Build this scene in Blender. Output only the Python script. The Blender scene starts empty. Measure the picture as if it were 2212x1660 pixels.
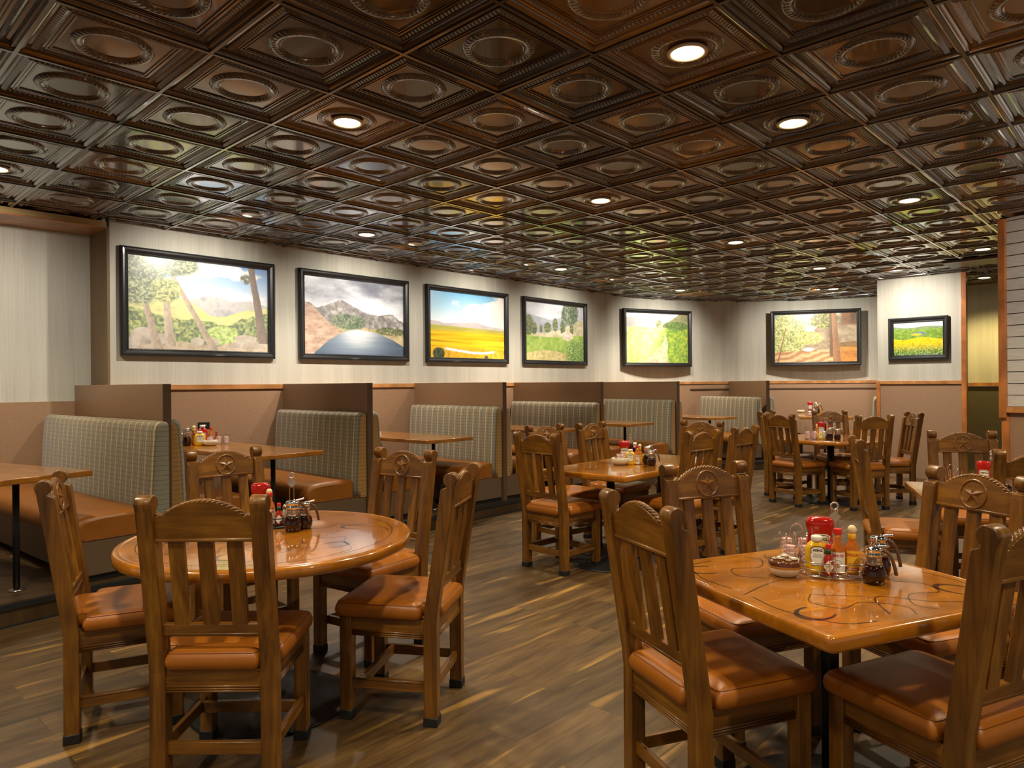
import bpy, bmesh, math, random
import numpy as np
from mathutils import Vector, Matrix

sc = bpy.context.scene
COL = sc.collection
rad = math.radians
PI = math.pi
random.seed(7)
CEIL = 2.895
EYE = 1.40
PLAT = 0.13

# ---------------------------------------------------------------- camera
cd = bpy.data.cameras.new('camera')
cam = bpy.data.objects.new('camera', cd)
COL.objects.link(cam)
cam.matrix_world = (Matrix.Translation((0, 0, EYE)) @ Matrix.Rotation(rad(-46.5), 4, 'Z')
                    @ Matrix.Rotation(rad(90), 4, 'X') @ Matrix.Rotation(rad(-0.45), 4, 'Z'))
cd.sensor_fit = 'HORIZONTAL'
cd.sensor_width = 36.0
cd.lens = 1515.0 / 2212.0 * 36.0
cd.clip_start = 0.05
cd.clip_end = 100
sc.camera = cam

# ---------------------------------------------------------------- world, exposure
w = bpy.data.worlds.new('world')
sc.world = w
w.use_nodes = True
w.node_tree.nodes['Background'].inputs[0].default_value = (1.0, 0.90, 0.74, 1)
w.node_tree.nodes['Background'].inputs[1].default_value = 0.20
sc.view_settings.view_transform = 'Standard'
sc.view_settings.look = 'None'
sc.view_settings.gamma = 1
sc.view_settings.exposure = 0.70
sc.view_settings.use_curve_mapping = False

# downlight positions: (x, y, colour, watts)
WARM = (1.0, 0.85, 0.60)
NEUT = (1.0, 0.90, 0.75)
YELL = (1.0, 0.78, 0.30)
LAMPS = [  # x, y, colour, power, label
    (2.884, 1.616, WARM, 88, 'bright recessed ceiling light nearest the camera, upper right of the view'),
    (2.275, 3.445, WARM, 88, 'recessed ceiling light above the round table in the left foreground'),
    (4.10, 1.616, WARM, 88, 'recessed ceiling light second from the front in the right-hand row'),
    (1.055, 5.88, WARM, 88, 'recessed ceiling light cut off by the left edge of the view'),
    (4.71, 3.445, WARM, 88, 'recessed ceiling light above the joined tables in the middle of the room'),
    (4.10, 5.88, NEUT, 115, 'recessed ceiling light in front of the stormy lake picture'),
    (6.54, 1.616, WARM, 88, 'recessed ceiling light in the right-hand row before the corridor'),
    (7.15, 3.445, WARM, 88, 'glowing recessed ceiling light in front of the round table at the back'),
    (7.15, 5.88, NEUT, 115, 'recessed ceiling light in front of the yellow plain picture'),
    (10.2, 5.88, NEUT, 115, 'recessed ceiling light in front of the meadow path picture'),
    (9.59, 3.445, NEUT, 100, 'recessed ceiling light beyond the round table at the back'),
    (11.9, 4.06, NEUT, 115, 'recessed ceiling light in front of the forest boulder picture'),
    (9.59, 1.616, NEUT, 100, 'recessed ceiling light at the corridor opening beside the slatted wall'),
    (12.25, 2.05, YELL, 120, 'far yellow ceiling light washing the wall at the end of the corridor'),
    (-0.17, 3.445, WARM, 88, None), (0.45, 1.616, WARM, 88, None), (-1.4, 1.616, WARM, 70, None),
    (1.66, -0.6, WARM, 88, None), (4.10, -0.6, WARM, 88, None), (6.54, -0.6, WARM, 88, None), (-0.8, -0.6, WARM, 70, None),
]
SPOT_DEG = 128

def spot(name, loc, col, watts, parent=None, deg=SPOT_DEG, target=None, rad_=0.07, blend=0.75):
    l = bpy.data.lights.new(name, 'SPOT')
    l.energy = watts
    l.color = col
    l.spot_size = rad(deg)
    l.spot_blend = blend
    l.shadow_soft_size = rad_
    o = bpy.data.objects.new(name, l)
    COL.objects.link(o)
    o.location = loc
    if target is not None:
        d = Vector(target) - Vector(loc)
        o.rotation_euler = d.to_track_quat('-Z', 'Y').to_euler()
    if parent:
        o.parent = parent
    return o

# small adjustable accent heads washing the picture wall; the last is an added unseen spot brightening the slatted wall
ACC = [((0.9, 6.0), (0.9, 7.4, 1.6)), ((2.884, 5.88), (2.85, 6.98, 1.85)), ((4.713, 5.88), (4.7, 6.98, 1.85)), ((6.54, 5.88), (6.52, 6.98, 1.85)),
       ((8.37, 5.88), (8.36, 6.98, 1.85)), ((10.50, 5.62), (10.85, 6.75, 1.85)), ((11.65, 4.25), (12.95, 4.75, 1.9)),
       ((10.2, 2.83), (11.3, 2.7, 1.9)), ((6.3, -0.3), (7.6, 0.4, 1.7))]
ACC_W = 76
for i, ((ax, ay), tg) in enumerate(ACC):
    spot('accent_light', (ax, ay, CEIL - 0.02), (1.0, 0.93, 0.82), ACC_W * (1.45 if 5 <= i <= 7 else 1.0), deg=114, target=tg, rad_=0.03, blend=1.0)

# ---------------------------------------------------------------- material helpers
MATS = {}
def newmat(name):
    m = bpy.data.materials.new(name)
    m.use_nodes = True
    MATS[name] = m
    nt = m.node_tree
    return m, nt, nt.nodes['Principled BSDF']

def plain(name, col, rough=0.5, metal=0.0, coat=0.0, spec=0.5, trans=0.0, emit=None, estr=0, ior=1.45, bump=0, bscale=200):
    m, nt, b = newmat(name)
    b.inputs['Base Color'].default_value = (*col, 1)
    b.inputs['Roughness'].default_value = rough
    b.inputs['Metallic'].default_value = metal
    b.inputs['Coat Weight'].default_value = coat
    b.inputs['Coat Roughness'].default_value = 0.06
    b.inputs['Specular IOR Level'].default_value = spec
    b.inputs['Transmission Weight'].default_value = trans
    b.inputs['IOR'].default_value = ior
    if emit:
        b.inputs['Emission Color'].default_value = (*emit, 1)
        b.inputs['Emission Strength'].default_value = estr
    if bump:
        tc = nt.nodes.new('ShaderNodeTexCoord'); nz = nt.nodes.new('ShaderNodeTexNoise'); bp = nt.nodes.new('ShaderNodeBump')
        nz.inputs['Scale'].default_value = bscale
        nt.links.new(tc.outputs['Object'], nz.inputs['Vector'])
        nt.links.new(nz.outputs['Fac'], bp.inputs['Height'])
        bp.inputs['Strength'].default_value = bump
        bp.inputs['Distance'].default_value = 0.002
        nt.links.new(bp.outputs['Normal'], b.inputs['Normal'])
    return m

def ramp(nt, fac, stops):
    r = nt.nodes.new('ShaderNodeValToRGB')
    el = r.color_ramp.elements
    while len(el) < len(stops):
        el.new(0.5)
    for e, (p, c) in zip(el, stops):
        e.position = p
        e.color = (*c, 1)
    nt.links.new(fac, r.inputs['Fac'])
    return r.outputs['Color']

def noise(nt, vec, scale, detail=4, rough=0.55, dist=0.0):
    n = nt.nodes.new('ShaderNodeTexNoise')
    n.inputs['Scale'].default_value = scale
    n.inputs['Detail'].default_value = detail
    n.inputs['Roughness'].default_value = rough
    n.inputs['Distortion'].default_value = dist
    nt.links.new(vec, n.inputs['Vector'])
    return n.outputs['Fac']

def mapping(nt, scale=(1, 1, 1), src='Object', rot=(0, 0, 0), loc=(0, 0, 0)):
    tc = nt.nodes.new('ShaderNodeTexCoord'); mp = nt.nodes.new('ShaderNodeMapping')
    mp.inputs['Scale'].default_value = scale
    mp.inputs['Rotation'].default_value = rot
    mp.inputs['Location'].default_value = loc
    nt.links.new(tc.outputs[src], mp.inputs['Vector'])
    return mp.outputs['Vector']

def mathn(nt, op, a, b=None, c=None):
    n = nt.nodes.new('ShaderNodeMath'); n.operation = op
    for i, v in enumerate((a, b, c)):
        if v is None: continue
        if isinstance(v, (int, float)): n.inputs[i].default_value = v
        else: nt.links.new(v, n.inputs[i])
    return n.outputs[0]

def mixc(nt, fac, a, b, mode='MIX'):
    n = nt.nodes.new('ShaderNodeMix'); n.data_type = 'RGBA'; n.blend_type = mode
    for i, v in ((0, fac), (6, a), (7, b)):
        if isinstance(v, (int, float)): n.inputs[i].default_value = v
        elif isinstance(v, tuple): n.inputs[i].default_value = (*v, 1)
        else: nt.links.new(v, n.inputs[i])
    return n.outputs[2]

def bump(nt, bsdf, h, strength=0.3, dist=0.002):
    bp = nt.nodes.new('ShaderNodeBump')
    bp.inputs['Strength'].default_value = strength
    bp.inputs['Distance'].default_value = dist
    nt.links.new(h, bp.inputs['Height'])
    nt.links.new(bp.outputs['Normal'], bsdf.inputs['Normal'])

def wood(name, dark, mid, light, axis='z', rough=0.38, coat=0.3, fine=1.0, per_object=False):
    m, nt, b = newmat(name)
    k = 14 * fine
    s = {'x': (k * 0.08, k, k), 'y': (k, k * 0.08, k), 'z': (k, k, k * 0.08)}[axis]
    v = mapping(nt, s)
    if per_object:
        oi = nt.nodes.new('ShaderNodeObjectInfo')
        ad = nt.nodes.new('ShaderNodeVectorMath'); ad.operation = 'ADD'
        cb = nt.nodes.new('ShaderNodeCombineXYZ')
        mm = mathn(nt, 'MULTIPLY', oi.outputs['Random'], 40)
        for i in range(3): nt.links.new(mm, cb.inputs[i])
        nt.links.new(v, ad.inputs[0]); nt.links.new(cb.outputs[0], ad.inputs[1])
        v = ad.outputs[0]
    n1 = noise(nt, v, 1.0, 6, 0.6, 0.8)
    n2 = noise(nt, v, 6.0, 3, 0.5, 0.2)
    f = mathn(nt, 'ADD', mathn(nt, 'MULTIPLY', n1, 0.75), mathn(nt, 'MULTIPLY', n2, 0.25))
    c = ramp(nt, f, [(0.30, dark), (0.5, mid), (0.70, light)])
    vm = mapping(nt, (5, 5, 5))
    blotch = ramp(nt, noise(nt, vm, 1.0, 2), [(0.35, (0.72, 0.70, 0.68)), (0.65, (1.12, 1.1, 1.08))])
    c = mixc(nt, 1.0, c, blotch, 'MULTIPLY')
    nt.links.new(c, b.inputs['Base Color'])
    b.inputs['Roughness'].default_value = rough
    b.inputs['Coat Weight'].default_value = coat
    b.inputs['Coat Roughness'].default_value = 0.15
    bump(nt, b, f, 0.12, 0.001)
    return m

# ---------------------------------------------------------------- materials
cw = ((0.055, 0.018, 0.0020), (0.185, 0.072, 0.0065), (0.34, 0.150, 0.015))
wood_v = wood('chair_wood_upright', *cw, axis='z')
wood_y = wood('chair_wood_cross', *cw, axis='y')
wood_x = wood('chair_wood_side', *cw, axis='x')
wood_trim = wood('trim_wood', (0.33, 0.135, 0.035), (0.46, 0.20, 0.060), (0.56, 0.27, 0.10), axis='x', rough=0.35, coat=0.2)
wood_trim_z = wood('trim_wood_upright', (0.33, 0.105, 0.022), (0.44, 0.15, 0.035), (0.52, 0.20, 0.05), axis='z', rough=0.35, coat=0.2)
tw = ((0.26, 0.078, 0.003), (0.40, 0.136, 0.005), (0.52, 0.20, 0.009))
table_wood = wood('table_wood', *tw, axis='x', rough=0.22, coat=1.0, fine=0.6)
booth_wood = wood('booth_table_wood', (0.26, 0.090, 0.008), (0.38, 0.145, 0.013), (0.48, 0.20, 0.022), axis='y', rough=0.28, coat=0.7, fine=0.6)
for m_ in (table_wood, booth_wood):
    m_.node_tree.nodes['Principled BSDF'].inputs['Coat Roughness'].default_value = 0.05
brand = plain('burnt_mark', (0.035, 0.013, 0.005), 0.25, coat=1.0)
rubber = plain('black_rubber', (0.012, 0.012, 0.013), 0.55)
black_metal = plain('black_metal', (0.010, 0.010, 0.011), 0.42, spec=0.5)
chrome = plain('chrome', (0.82, 0.80, 0.78), 0.12, metal=1.0)
steel = plain('brushed_steel', (0.60, 0.58, 0.55), 0.3, metal=1.0)

def leather(name, c):
    m, nt, b = newmat(name)
    v = mapping(nt, (1, 1, 1))
    c1 = ramp(nt, noise(nt, v, 6, 3), [(0.3, tuple(x * 0.86 for x in c)), (0.7, tuple(x * 1.1 for x in c))])
    nt.links.new(c1, b.inputs['Base Color'])
    b.inputs['Roughness'].default_value = 0.36
    vo = nt.nodes.new('ShaderNodeTexVoronoi'); vo.inputs['Scale'].default_value = 420
    nt.links.new(v, vo.inputs['Vector'])
    bump(nt, b, vo.outputs['Distance'], 0.35, 0.001)
    return m
seat_leather = leather('seat_leather', (0.37, 0.115, 0.008))
bench_leather = leather('bench_leather', (0.28, 0.095, 0.010))
thread = plain('seam_thread', (0.20, 0.055, 0.012), 0.6)
vinyl = plain('bench_base_vinyl', (0.13, 0.085, 0.050), 0.45, bump=0.2)
laminate = plain('partition_laminate', (0.215, 0.118, 0.060), 0.42)
laminate_edge = plain('partition_edge', (0.10, 0.060, 0.034), 0.4)

m, nt, b = newmat('wainscot')
v = mapping(nt, (1, 1, 1))
c = ramp(nt, noise(nt, v, 170, 3, 0.7), [(0.3, (0.22, 0.125, 0.068)), (0.7, (0.35, 0.205, 0.115))])
nt.links.new(c, b.inputs['Base Color']); b.inputs['Roughness'].default_value = 0.55
wainscot = m
m, nt, b = newmat('wainscot_dark')
v = mapping(nt, (1, 1, 1))
c = ramp(nt, noise(nt, v, 120, 3, 0.7), [(0.3, (0.085, 0.070, 0.042)), (0.7, (0.120, 0.100, 0.060))])
nt.links.new(c, b.inputs['Base Color']); b.inputs['Roughness'].default_value = 0.3
wainscot_dark = m

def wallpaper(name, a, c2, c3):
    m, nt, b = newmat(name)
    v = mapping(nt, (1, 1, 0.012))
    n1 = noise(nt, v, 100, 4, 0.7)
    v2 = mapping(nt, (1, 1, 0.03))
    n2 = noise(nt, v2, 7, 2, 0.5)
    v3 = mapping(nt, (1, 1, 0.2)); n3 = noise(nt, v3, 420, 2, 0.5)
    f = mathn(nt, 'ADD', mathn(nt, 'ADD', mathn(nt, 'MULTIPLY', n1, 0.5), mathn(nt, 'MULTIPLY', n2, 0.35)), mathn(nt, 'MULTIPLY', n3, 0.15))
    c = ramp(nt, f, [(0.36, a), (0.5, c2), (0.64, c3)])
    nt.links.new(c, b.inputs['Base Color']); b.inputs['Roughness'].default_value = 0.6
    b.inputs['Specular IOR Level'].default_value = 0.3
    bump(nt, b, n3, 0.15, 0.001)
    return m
paper = wallpaper('striated_wallpaper', (0.385, 0.36, 0.295), (0.46, 0.435, 0.365), (0.54, 0.515, 0.44))
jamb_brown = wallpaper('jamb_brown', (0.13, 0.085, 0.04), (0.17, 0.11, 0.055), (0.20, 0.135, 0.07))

m, nt, b = newmat('shiplap')
v = mapping(nt, (0.3, 0.3, 4))
c = ramp(nt, noise(nt, v, 30, 4, 0.6), [(0.3, (0.43, 0.39, 0.35)), (0.7, (0.58, 0.54, 0.50))])
nt.links.new(c, b.inputs['Base Color']); b.inputs['Roughness'].default_value = 0.5
shiplap = m

# upholstery: vertical stripes with thin dark weave lines (object coords: y along bench, z up)
m, nt, b = newmat('striped_upholstery')
tc = nt.nodes.new('ShaderNodeTexCoord'); sp = nt.nodes.new('ShaderNodeSeparateXYZ')
nt.links.new(tc.outputs['Object'], sp.inputs[0])
fy = mathn(nt, 'FRACT', mathn(nt, 'DIVIDE', mathn(nt, 'ADD', sp.outputs['Y'], 5.0), 0.100))
r = nt.nodes.new('ShaderNodeValToRGB'); r.color_ramp.interpolation = 'CONSTANT'
stops = [(0.0, (0.58, 0.48, 0.25)), (0.10, (0.21, 0.16, 0.085)), (0.18, (0.24, 0.225, 0.175)), (0.36, (0.16, 0.12, 0.07)), (0.44, (0.37, 0.20, 0.045)),
         (0.54, (0.18, 0.135, 0.075)), (0.62, (0.25, 0.24, 0.195)), (0.80, (0.15, 0.115, 0.065)), (0.88, (0.34, 0.27, 0.13)), (0.95, (0.21, 0.16, 0.085))]
el = r.color_ramp.elements
while len(el) < len(stops): el.new(0.5)
for e, (p, c) in zip(el, stops): e.position = p; e.color = (*c, 1)
nt.links.new(fy, r.inputs['Fac'])
fz = mathn(nt, 'FRACT', mathn(nt, 'DIVIDE', sp.outputs['Z'], 0.034))
line = mathn(nt, 'LESS_THAN', fz, 0.13)
fz2 = mathn(nt, 'FRACT', mathn(nt, 'DIVIDE', sp.outputs['Z'], 0.0113))
line2 = mathn(nt, 'MULTIPLY', mathn(nt, 'LESS_THAN', fz2, 0.35), 0.30)
c1 = mixc(nt, line2, r.outputs['Color'], (0.12, 0.12, 0.11))
c1 = mixc(nt, mathn(nt, 'MULTIPLY', line, 0.55), c1, (0.055, 0.055, 0.055))
nt.links.new(c1, b.inputs['Base Color']); b.inputs['Roughness'].default_value = 0.8
b.inputs['Sheen Weight'].default_value = 0.2
fabric = m

# floor planks running along x
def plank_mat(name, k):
    m, nt, b = newmat(name)
    v = mapping(nt, (1, 1, 1))
    br = nt.nodes.new('ShaderNodeTexBrick')
    br.inputs['Scale'].default_value = 1.0
    br.inputs['Brick Width'].default_value = 1.22
    br.inputs['Row Height'].default_value = 0.235
    br.inputs['Mortar Size'].default_value = 0.0012
    br.inputs['Mortar Smooth'].default_value = 0.0
    br.inputs['Color1'].default_value = (0, 0, 0, 1)
    br.inputs['Color2'].default_value = (1, 1, 1, 1)
    br.inputs['Mortar'].default_value = (0.5, 0.5, 0.5, 1)
    br.offset = 0.37; br.offset_frequency = 2
    nt.links.new(v, br.inputs['Vector'])
    sx = nt.nodes.new('ShaderNodeSeparateXYZ'); nt.links.new(v, sx.inputs[0])
    cell = nt.nodes.new('ShaderNodeSeparateColor'); nt.links.new(br.outputs['Color'], cell.inputs[0])
    # per plank offset of the grain
    cb = nt.nodes.new('ShaderNodeCombineXYZ')
    nt.links.new(mathn(nt, 'ADD', mathn(nt, 'MULTIPLY', sx.outputs['X'], 0.10), mathn(nt, 'MULTIPLY', cell.outputs[0], 37)), cb.inputs[0])
    nt.links.new(mathn(nt, 'ADD', sx.outputs['Y'], mathn(nt, 'MULTIPLY', cell.outputs[0], 11)), cb.inputs[1])
    n1 = noise(nt, cb.outputs[0], 13, 4, 0.6, 0.35)
    n2 = noise(nt, cb.outputs[0], 70, 4, 0.65, 0.1)
    n4 = noise(nt, cb.outputs[0], 11, 2, 0.5, 0.4)
    f = mathn(nt, 'ADD', mathn(nt, 'MULTIPLY', n1, 0.62), mathn(nt, 'MULTIPLY', n2, 0.38))
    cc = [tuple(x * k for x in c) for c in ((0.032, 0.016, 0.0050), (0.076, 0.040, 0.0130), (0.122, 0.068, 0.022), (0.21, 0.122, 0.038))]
    c = ramp(nt, f, [(0.32, cc[0]), (0.46, cc[1]), (0.58, cc[2]), (0.74, cc[3])])
    # honey coloured streaks
    st = ramp(nt, n4, [(0.62, (0, 0, 0)), (0.70, (1, 1, 1))])
    c = mixc(nt, mathn(nt, 'MULTIPLY', st, 0.75), c, tuple(x * k for x in (0.38, 0.205, 0.045)))
    tint = ramp(nt, cell.outputs[0], [(0.0, (0.66, 0.66, 0.66)), (1.0, (1.22, 1.22, 1.22))])
    c = mixc(nt, 1.0, c, tint, 'MULTIPLY')
    c = mixc(nt, mathn(nt, 'MULTIPLY', br.outputs['Fac'], 0.7), c, (0.02, 0.013, 0.007))
    nt.links.new(c, b.inputs['Base Color'])
    v2 = mapping(nt, (1.0, 2.2, 1))
    n3 = noise(nt, v2, 130, 2, 0.5)
    patch = ramp(nt, noise(nt, v, 3.2, 2), [(0.48, (0, 0, 0)), (0.62, (1, 1, 1))])
    rr = nt.nodes.new('ShaderNodeMapRange'); rr.inputs[3].default_value = 0.34; rr.inputs[4].default_value = 0.5
    nt.links.new(n2, rr.inputs[0]); nt.links.new(rr.outputs[0], b.inputs['Roughness'])
    hh = mathn(nt, 'ADD', mathn(nt, 'MULTIPLY', n3, patch), mathn(nt, 'MULTIPLY', n2, 0.25))
    bump(nt, b, hh, 0.35, 0.003)
    return m
floor_mat = plank_mat('floor_planks', 1.0)
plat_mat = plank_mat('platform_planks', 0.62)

# pressed tin ceiling
m, nt, b = newmat('pressed_ceiling')
tc = nt.nodes.new('ShaderNodeTexCoord')
T = 0.6096
TX0, TY0 = 1.36, 3.14
mp = nt.nodes.new('ShaderNodeMapping')
mp.inputs['Location'].default_value = (-TX0 / T + 100, -TY0 / T + 100, 0)
mp.inputs['Scale'].default_value = (1 / T, 1 / T, 1 / T)
nt.links.new(tc.outputs['Object'], mp.inputs['Vector'])
sp = nt.nodes.new('ShaderNodeSeparateXYZ'); nt.links.new(mp.outputs[0], sp.inputs[0])
gx = mathn(nt, 'SUBTRACT', mathn(nt, 'FRACT', sp.outputs['X']), 0.5)
gy = mathn(nt, 'SUBTRACT', mathn(nt, 'FRACT', sp.outputs['Y']), 0.5)
ix = mathn(nt, 'FLOOR', sp.outputs['X']); iy = mathn(nt, 'FLOOR', sp.outputs['Y'])
ax = mathn(nt, 'ABSOLUTE', gx); ay = mathn(nt, 'ABSOLUTE', gy)
cheb = mathn(nt, 'MULTIPLY', mathn(nt, 'MAXIMUM', ax, ay), T)
along = mathn(nt, 'MULTIPLY', mathn(nt, 'MINIMUM', ax, ay), T)
rr_ = mathn(nt, 'MULTIPLY', mathn(nt, 'SQRT', mathn(nt, 'ADD', mathn(nt, 'POWER', gx, 2), mathn(nt, 'POWER', gy, 2))), T)
ang = mathn(nt, 'ARCTAN2', gy, gx)
def band(v, lo, hi):
    return mathn(nt, 'MULTIPLY', mathn(nt, 'GREATER_THAN', v, lo), mathn(nt, 'LESS_THAN', v, hi))
egg = mathn(nt, 'ABSOLUTE', mathn(nt, 'SINE', mathn(nt, 'MULTIPLY', along, PI / 0.0215)))
egg = mathn(nt, 'MULTIPLY', egg, band(cheb, 0.223, 0.254))
leafp = mathn(nt, 'ADD', mathn(nt, 'MULTIPLY', ang, 19), mathn(nt, 'MULTIPLY', mathn(nt, 'ABSOLUTE', mathn(nt, 'SUBTRACT', rr_, 0.143)), 95))
leaf = mathn(nt, 'MULTIPLY', mathn(nt, 'ABSOLUTE', mathn(nt, 'SINE', leafp)), band(rr_, 0.121, 0.166))
slot = mathn(nt, 'MULTIPLY', mathn(nt, 'GREATER_THAN', mathn(nt, 'SINE', mathn(nt, 'MULTIPLY', along, 2 * PI / 0.045)), 0.1), band(cheb, 0.2995, 0.304))
H = mathn(nt, 'SUBTRACT', mathn(nt, 'ADD', egg, mathn(nt, 'MULTIPLY', leaf, 0.8)), mathn(nt, 'MULTIPLY', slot, 0.8))
bump(nt, b, H, 1.0, 0.009)
cbx = nt.nodes.new('ShaderNodeCombineXYZ'); nt.links.new(ix, cbx.inputs[0]); nt.links.new(iy, cbx.inputs[1])
wn = nt.nodes.new('ShaderNodeTexWhiteNoise'); wn.noise_dimensions = '2D'
nt.links.new(cbx.outputs[0], wn.inputs['Vector'])
big = noise(nt, mapping(nt, (1, 1, 1)), 5, 3, 0.6)
c = ramp(nt, wn.outputs['Value'], [(0.0, (0.020, 0.0058, 0.0010)), (0.55, (0.044, 0.0145, 0.0020)), (0.86, (0.085, 0.031, 0.0032)), (1.0, (0.20, 0.088, 0.007))])
c = mixc(nt, 1.0, c, ramp(nt, big, [(0.3, (0.75, 0.75, 0.75)), (0.7, (1.2, 1.2, 1.2))]), 'MULTIPLY')
c = mixc(nt, mathn(nt, 'GREATER_THAN', cheb, 0.2950), c, (0.024, 0.0095, 0.003))
nt.links.new(c, b.inputs['Base Color'])
b.inputs['Roughness'].default_value = 0.22
b.inputs['Coat Weight'].default_value = 1.0
b.inputs['Coat Roughness'].default_value = 0.07
b.inputs['Coat IOR'].default_value = 1.55
tin = m

# table things
glass = plain('clear_glass', (1, 1, 1), 0.02, trans=1.0, ior=1.45)
syrup = plain('dark_syrup', (0.020, 0.004, 0.002), 0.08, coat=0.6)
ketchup_red = plain('ketchup_red', (0.42, 0.010, 0.006), 0.18, coat=0.6)
cap_red = plain('red_plastic', (0.62, 0.018, 0.010), 0.35)
white_pl = plain('white_plastic', (0.80, 0.77, 0.70), 0.35)
must_yel = plain('mustard_yellow', (0.82, 0.46, 0.008), 0.22, coat=0.5)
orange_sauce = plain('orange_sauce', (0.50, 0.13, 0.012), 0.12, coat=0.8)
red_sauce = plain('red_sauce', (0.35, 0.022, 0.006), 0.12, coat=0.8)
green_wrap = plain('green_wrap', (0.008, 0.055, 0.020), 0.35)
label_white = plain('label_white', (0.82, 0.78, 0.68), 0.5)
label_yellow = plain('label_yellow', (0.85, 0.45, 0.02), 0.45)
ink_black = plain('ink_black', (0.02, 0.018, 0.016), 0.5)
ink_red = plain('ink_red', (0.55, 0.02, 0.012), 0.5)
ink_green = plain('ink_green', (0.10, 0.20, 0.11), 0.5)
ball_wood = plain('pale_wood_ball', (0.78, 0.60, 0.36), 0.45)
bowl_cream = plain('stoneware_cream', (0.72, 0.64, 0.48), 0.2, coat=0.5)
bowl_brown = plain('stoneware_brown', (0.11, 0.028, 0.007), 0.15, coat=0.8)
bowl_amber = plain('stoneware_amber', (0.40, 0.17, 0.03), 0.15, coat=0.8)
foil = plain('foil_lid', (0.75, 0.62, 0.48), 0.25, metal=0.7)
foil_pink = plain('pink_foil', (0.75, 0.42, 0.40), 0.4)
cup_white = plain('cup_white', (0.80, 0.76, 0.76), 0.35)
jam_amber = plain('jam_amber', (0.40, 0.12, 0.02), 0.2, coat=0.5)
tag_metal = plain('hammered_tag', (0.55, 0.52, 0.48), 0.35, metal=0.8, bump=0.8, bscale=180)
frame_black = plain('frame_black', (0.014, 0.014, 0.015), 0.34, coat=0.25, bump=0.3, bscale=90)
bead_dark = plain('frame_bead', (0.05, 0.045, 0.04), 0.35)
beam_paint = plain('beam_face', (0.42, 0.28, 0.11), 0.5)
lamp_glow = plain('lamp_lens', (1, 0.95, 0.85), 0.5, emit=(1.0, 0.84, 0.55), estr=14)
lamp_trim = plain('lamp_trim', (0.62, 0.50, 0.34), 0.4)
syrup_handle = plain('brown_handle', (0.12, 0.05, 0.022), 0.35)
salt_white = plain('salt_white', (0.85, 0.83, 0.80), 0.6)
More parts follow.
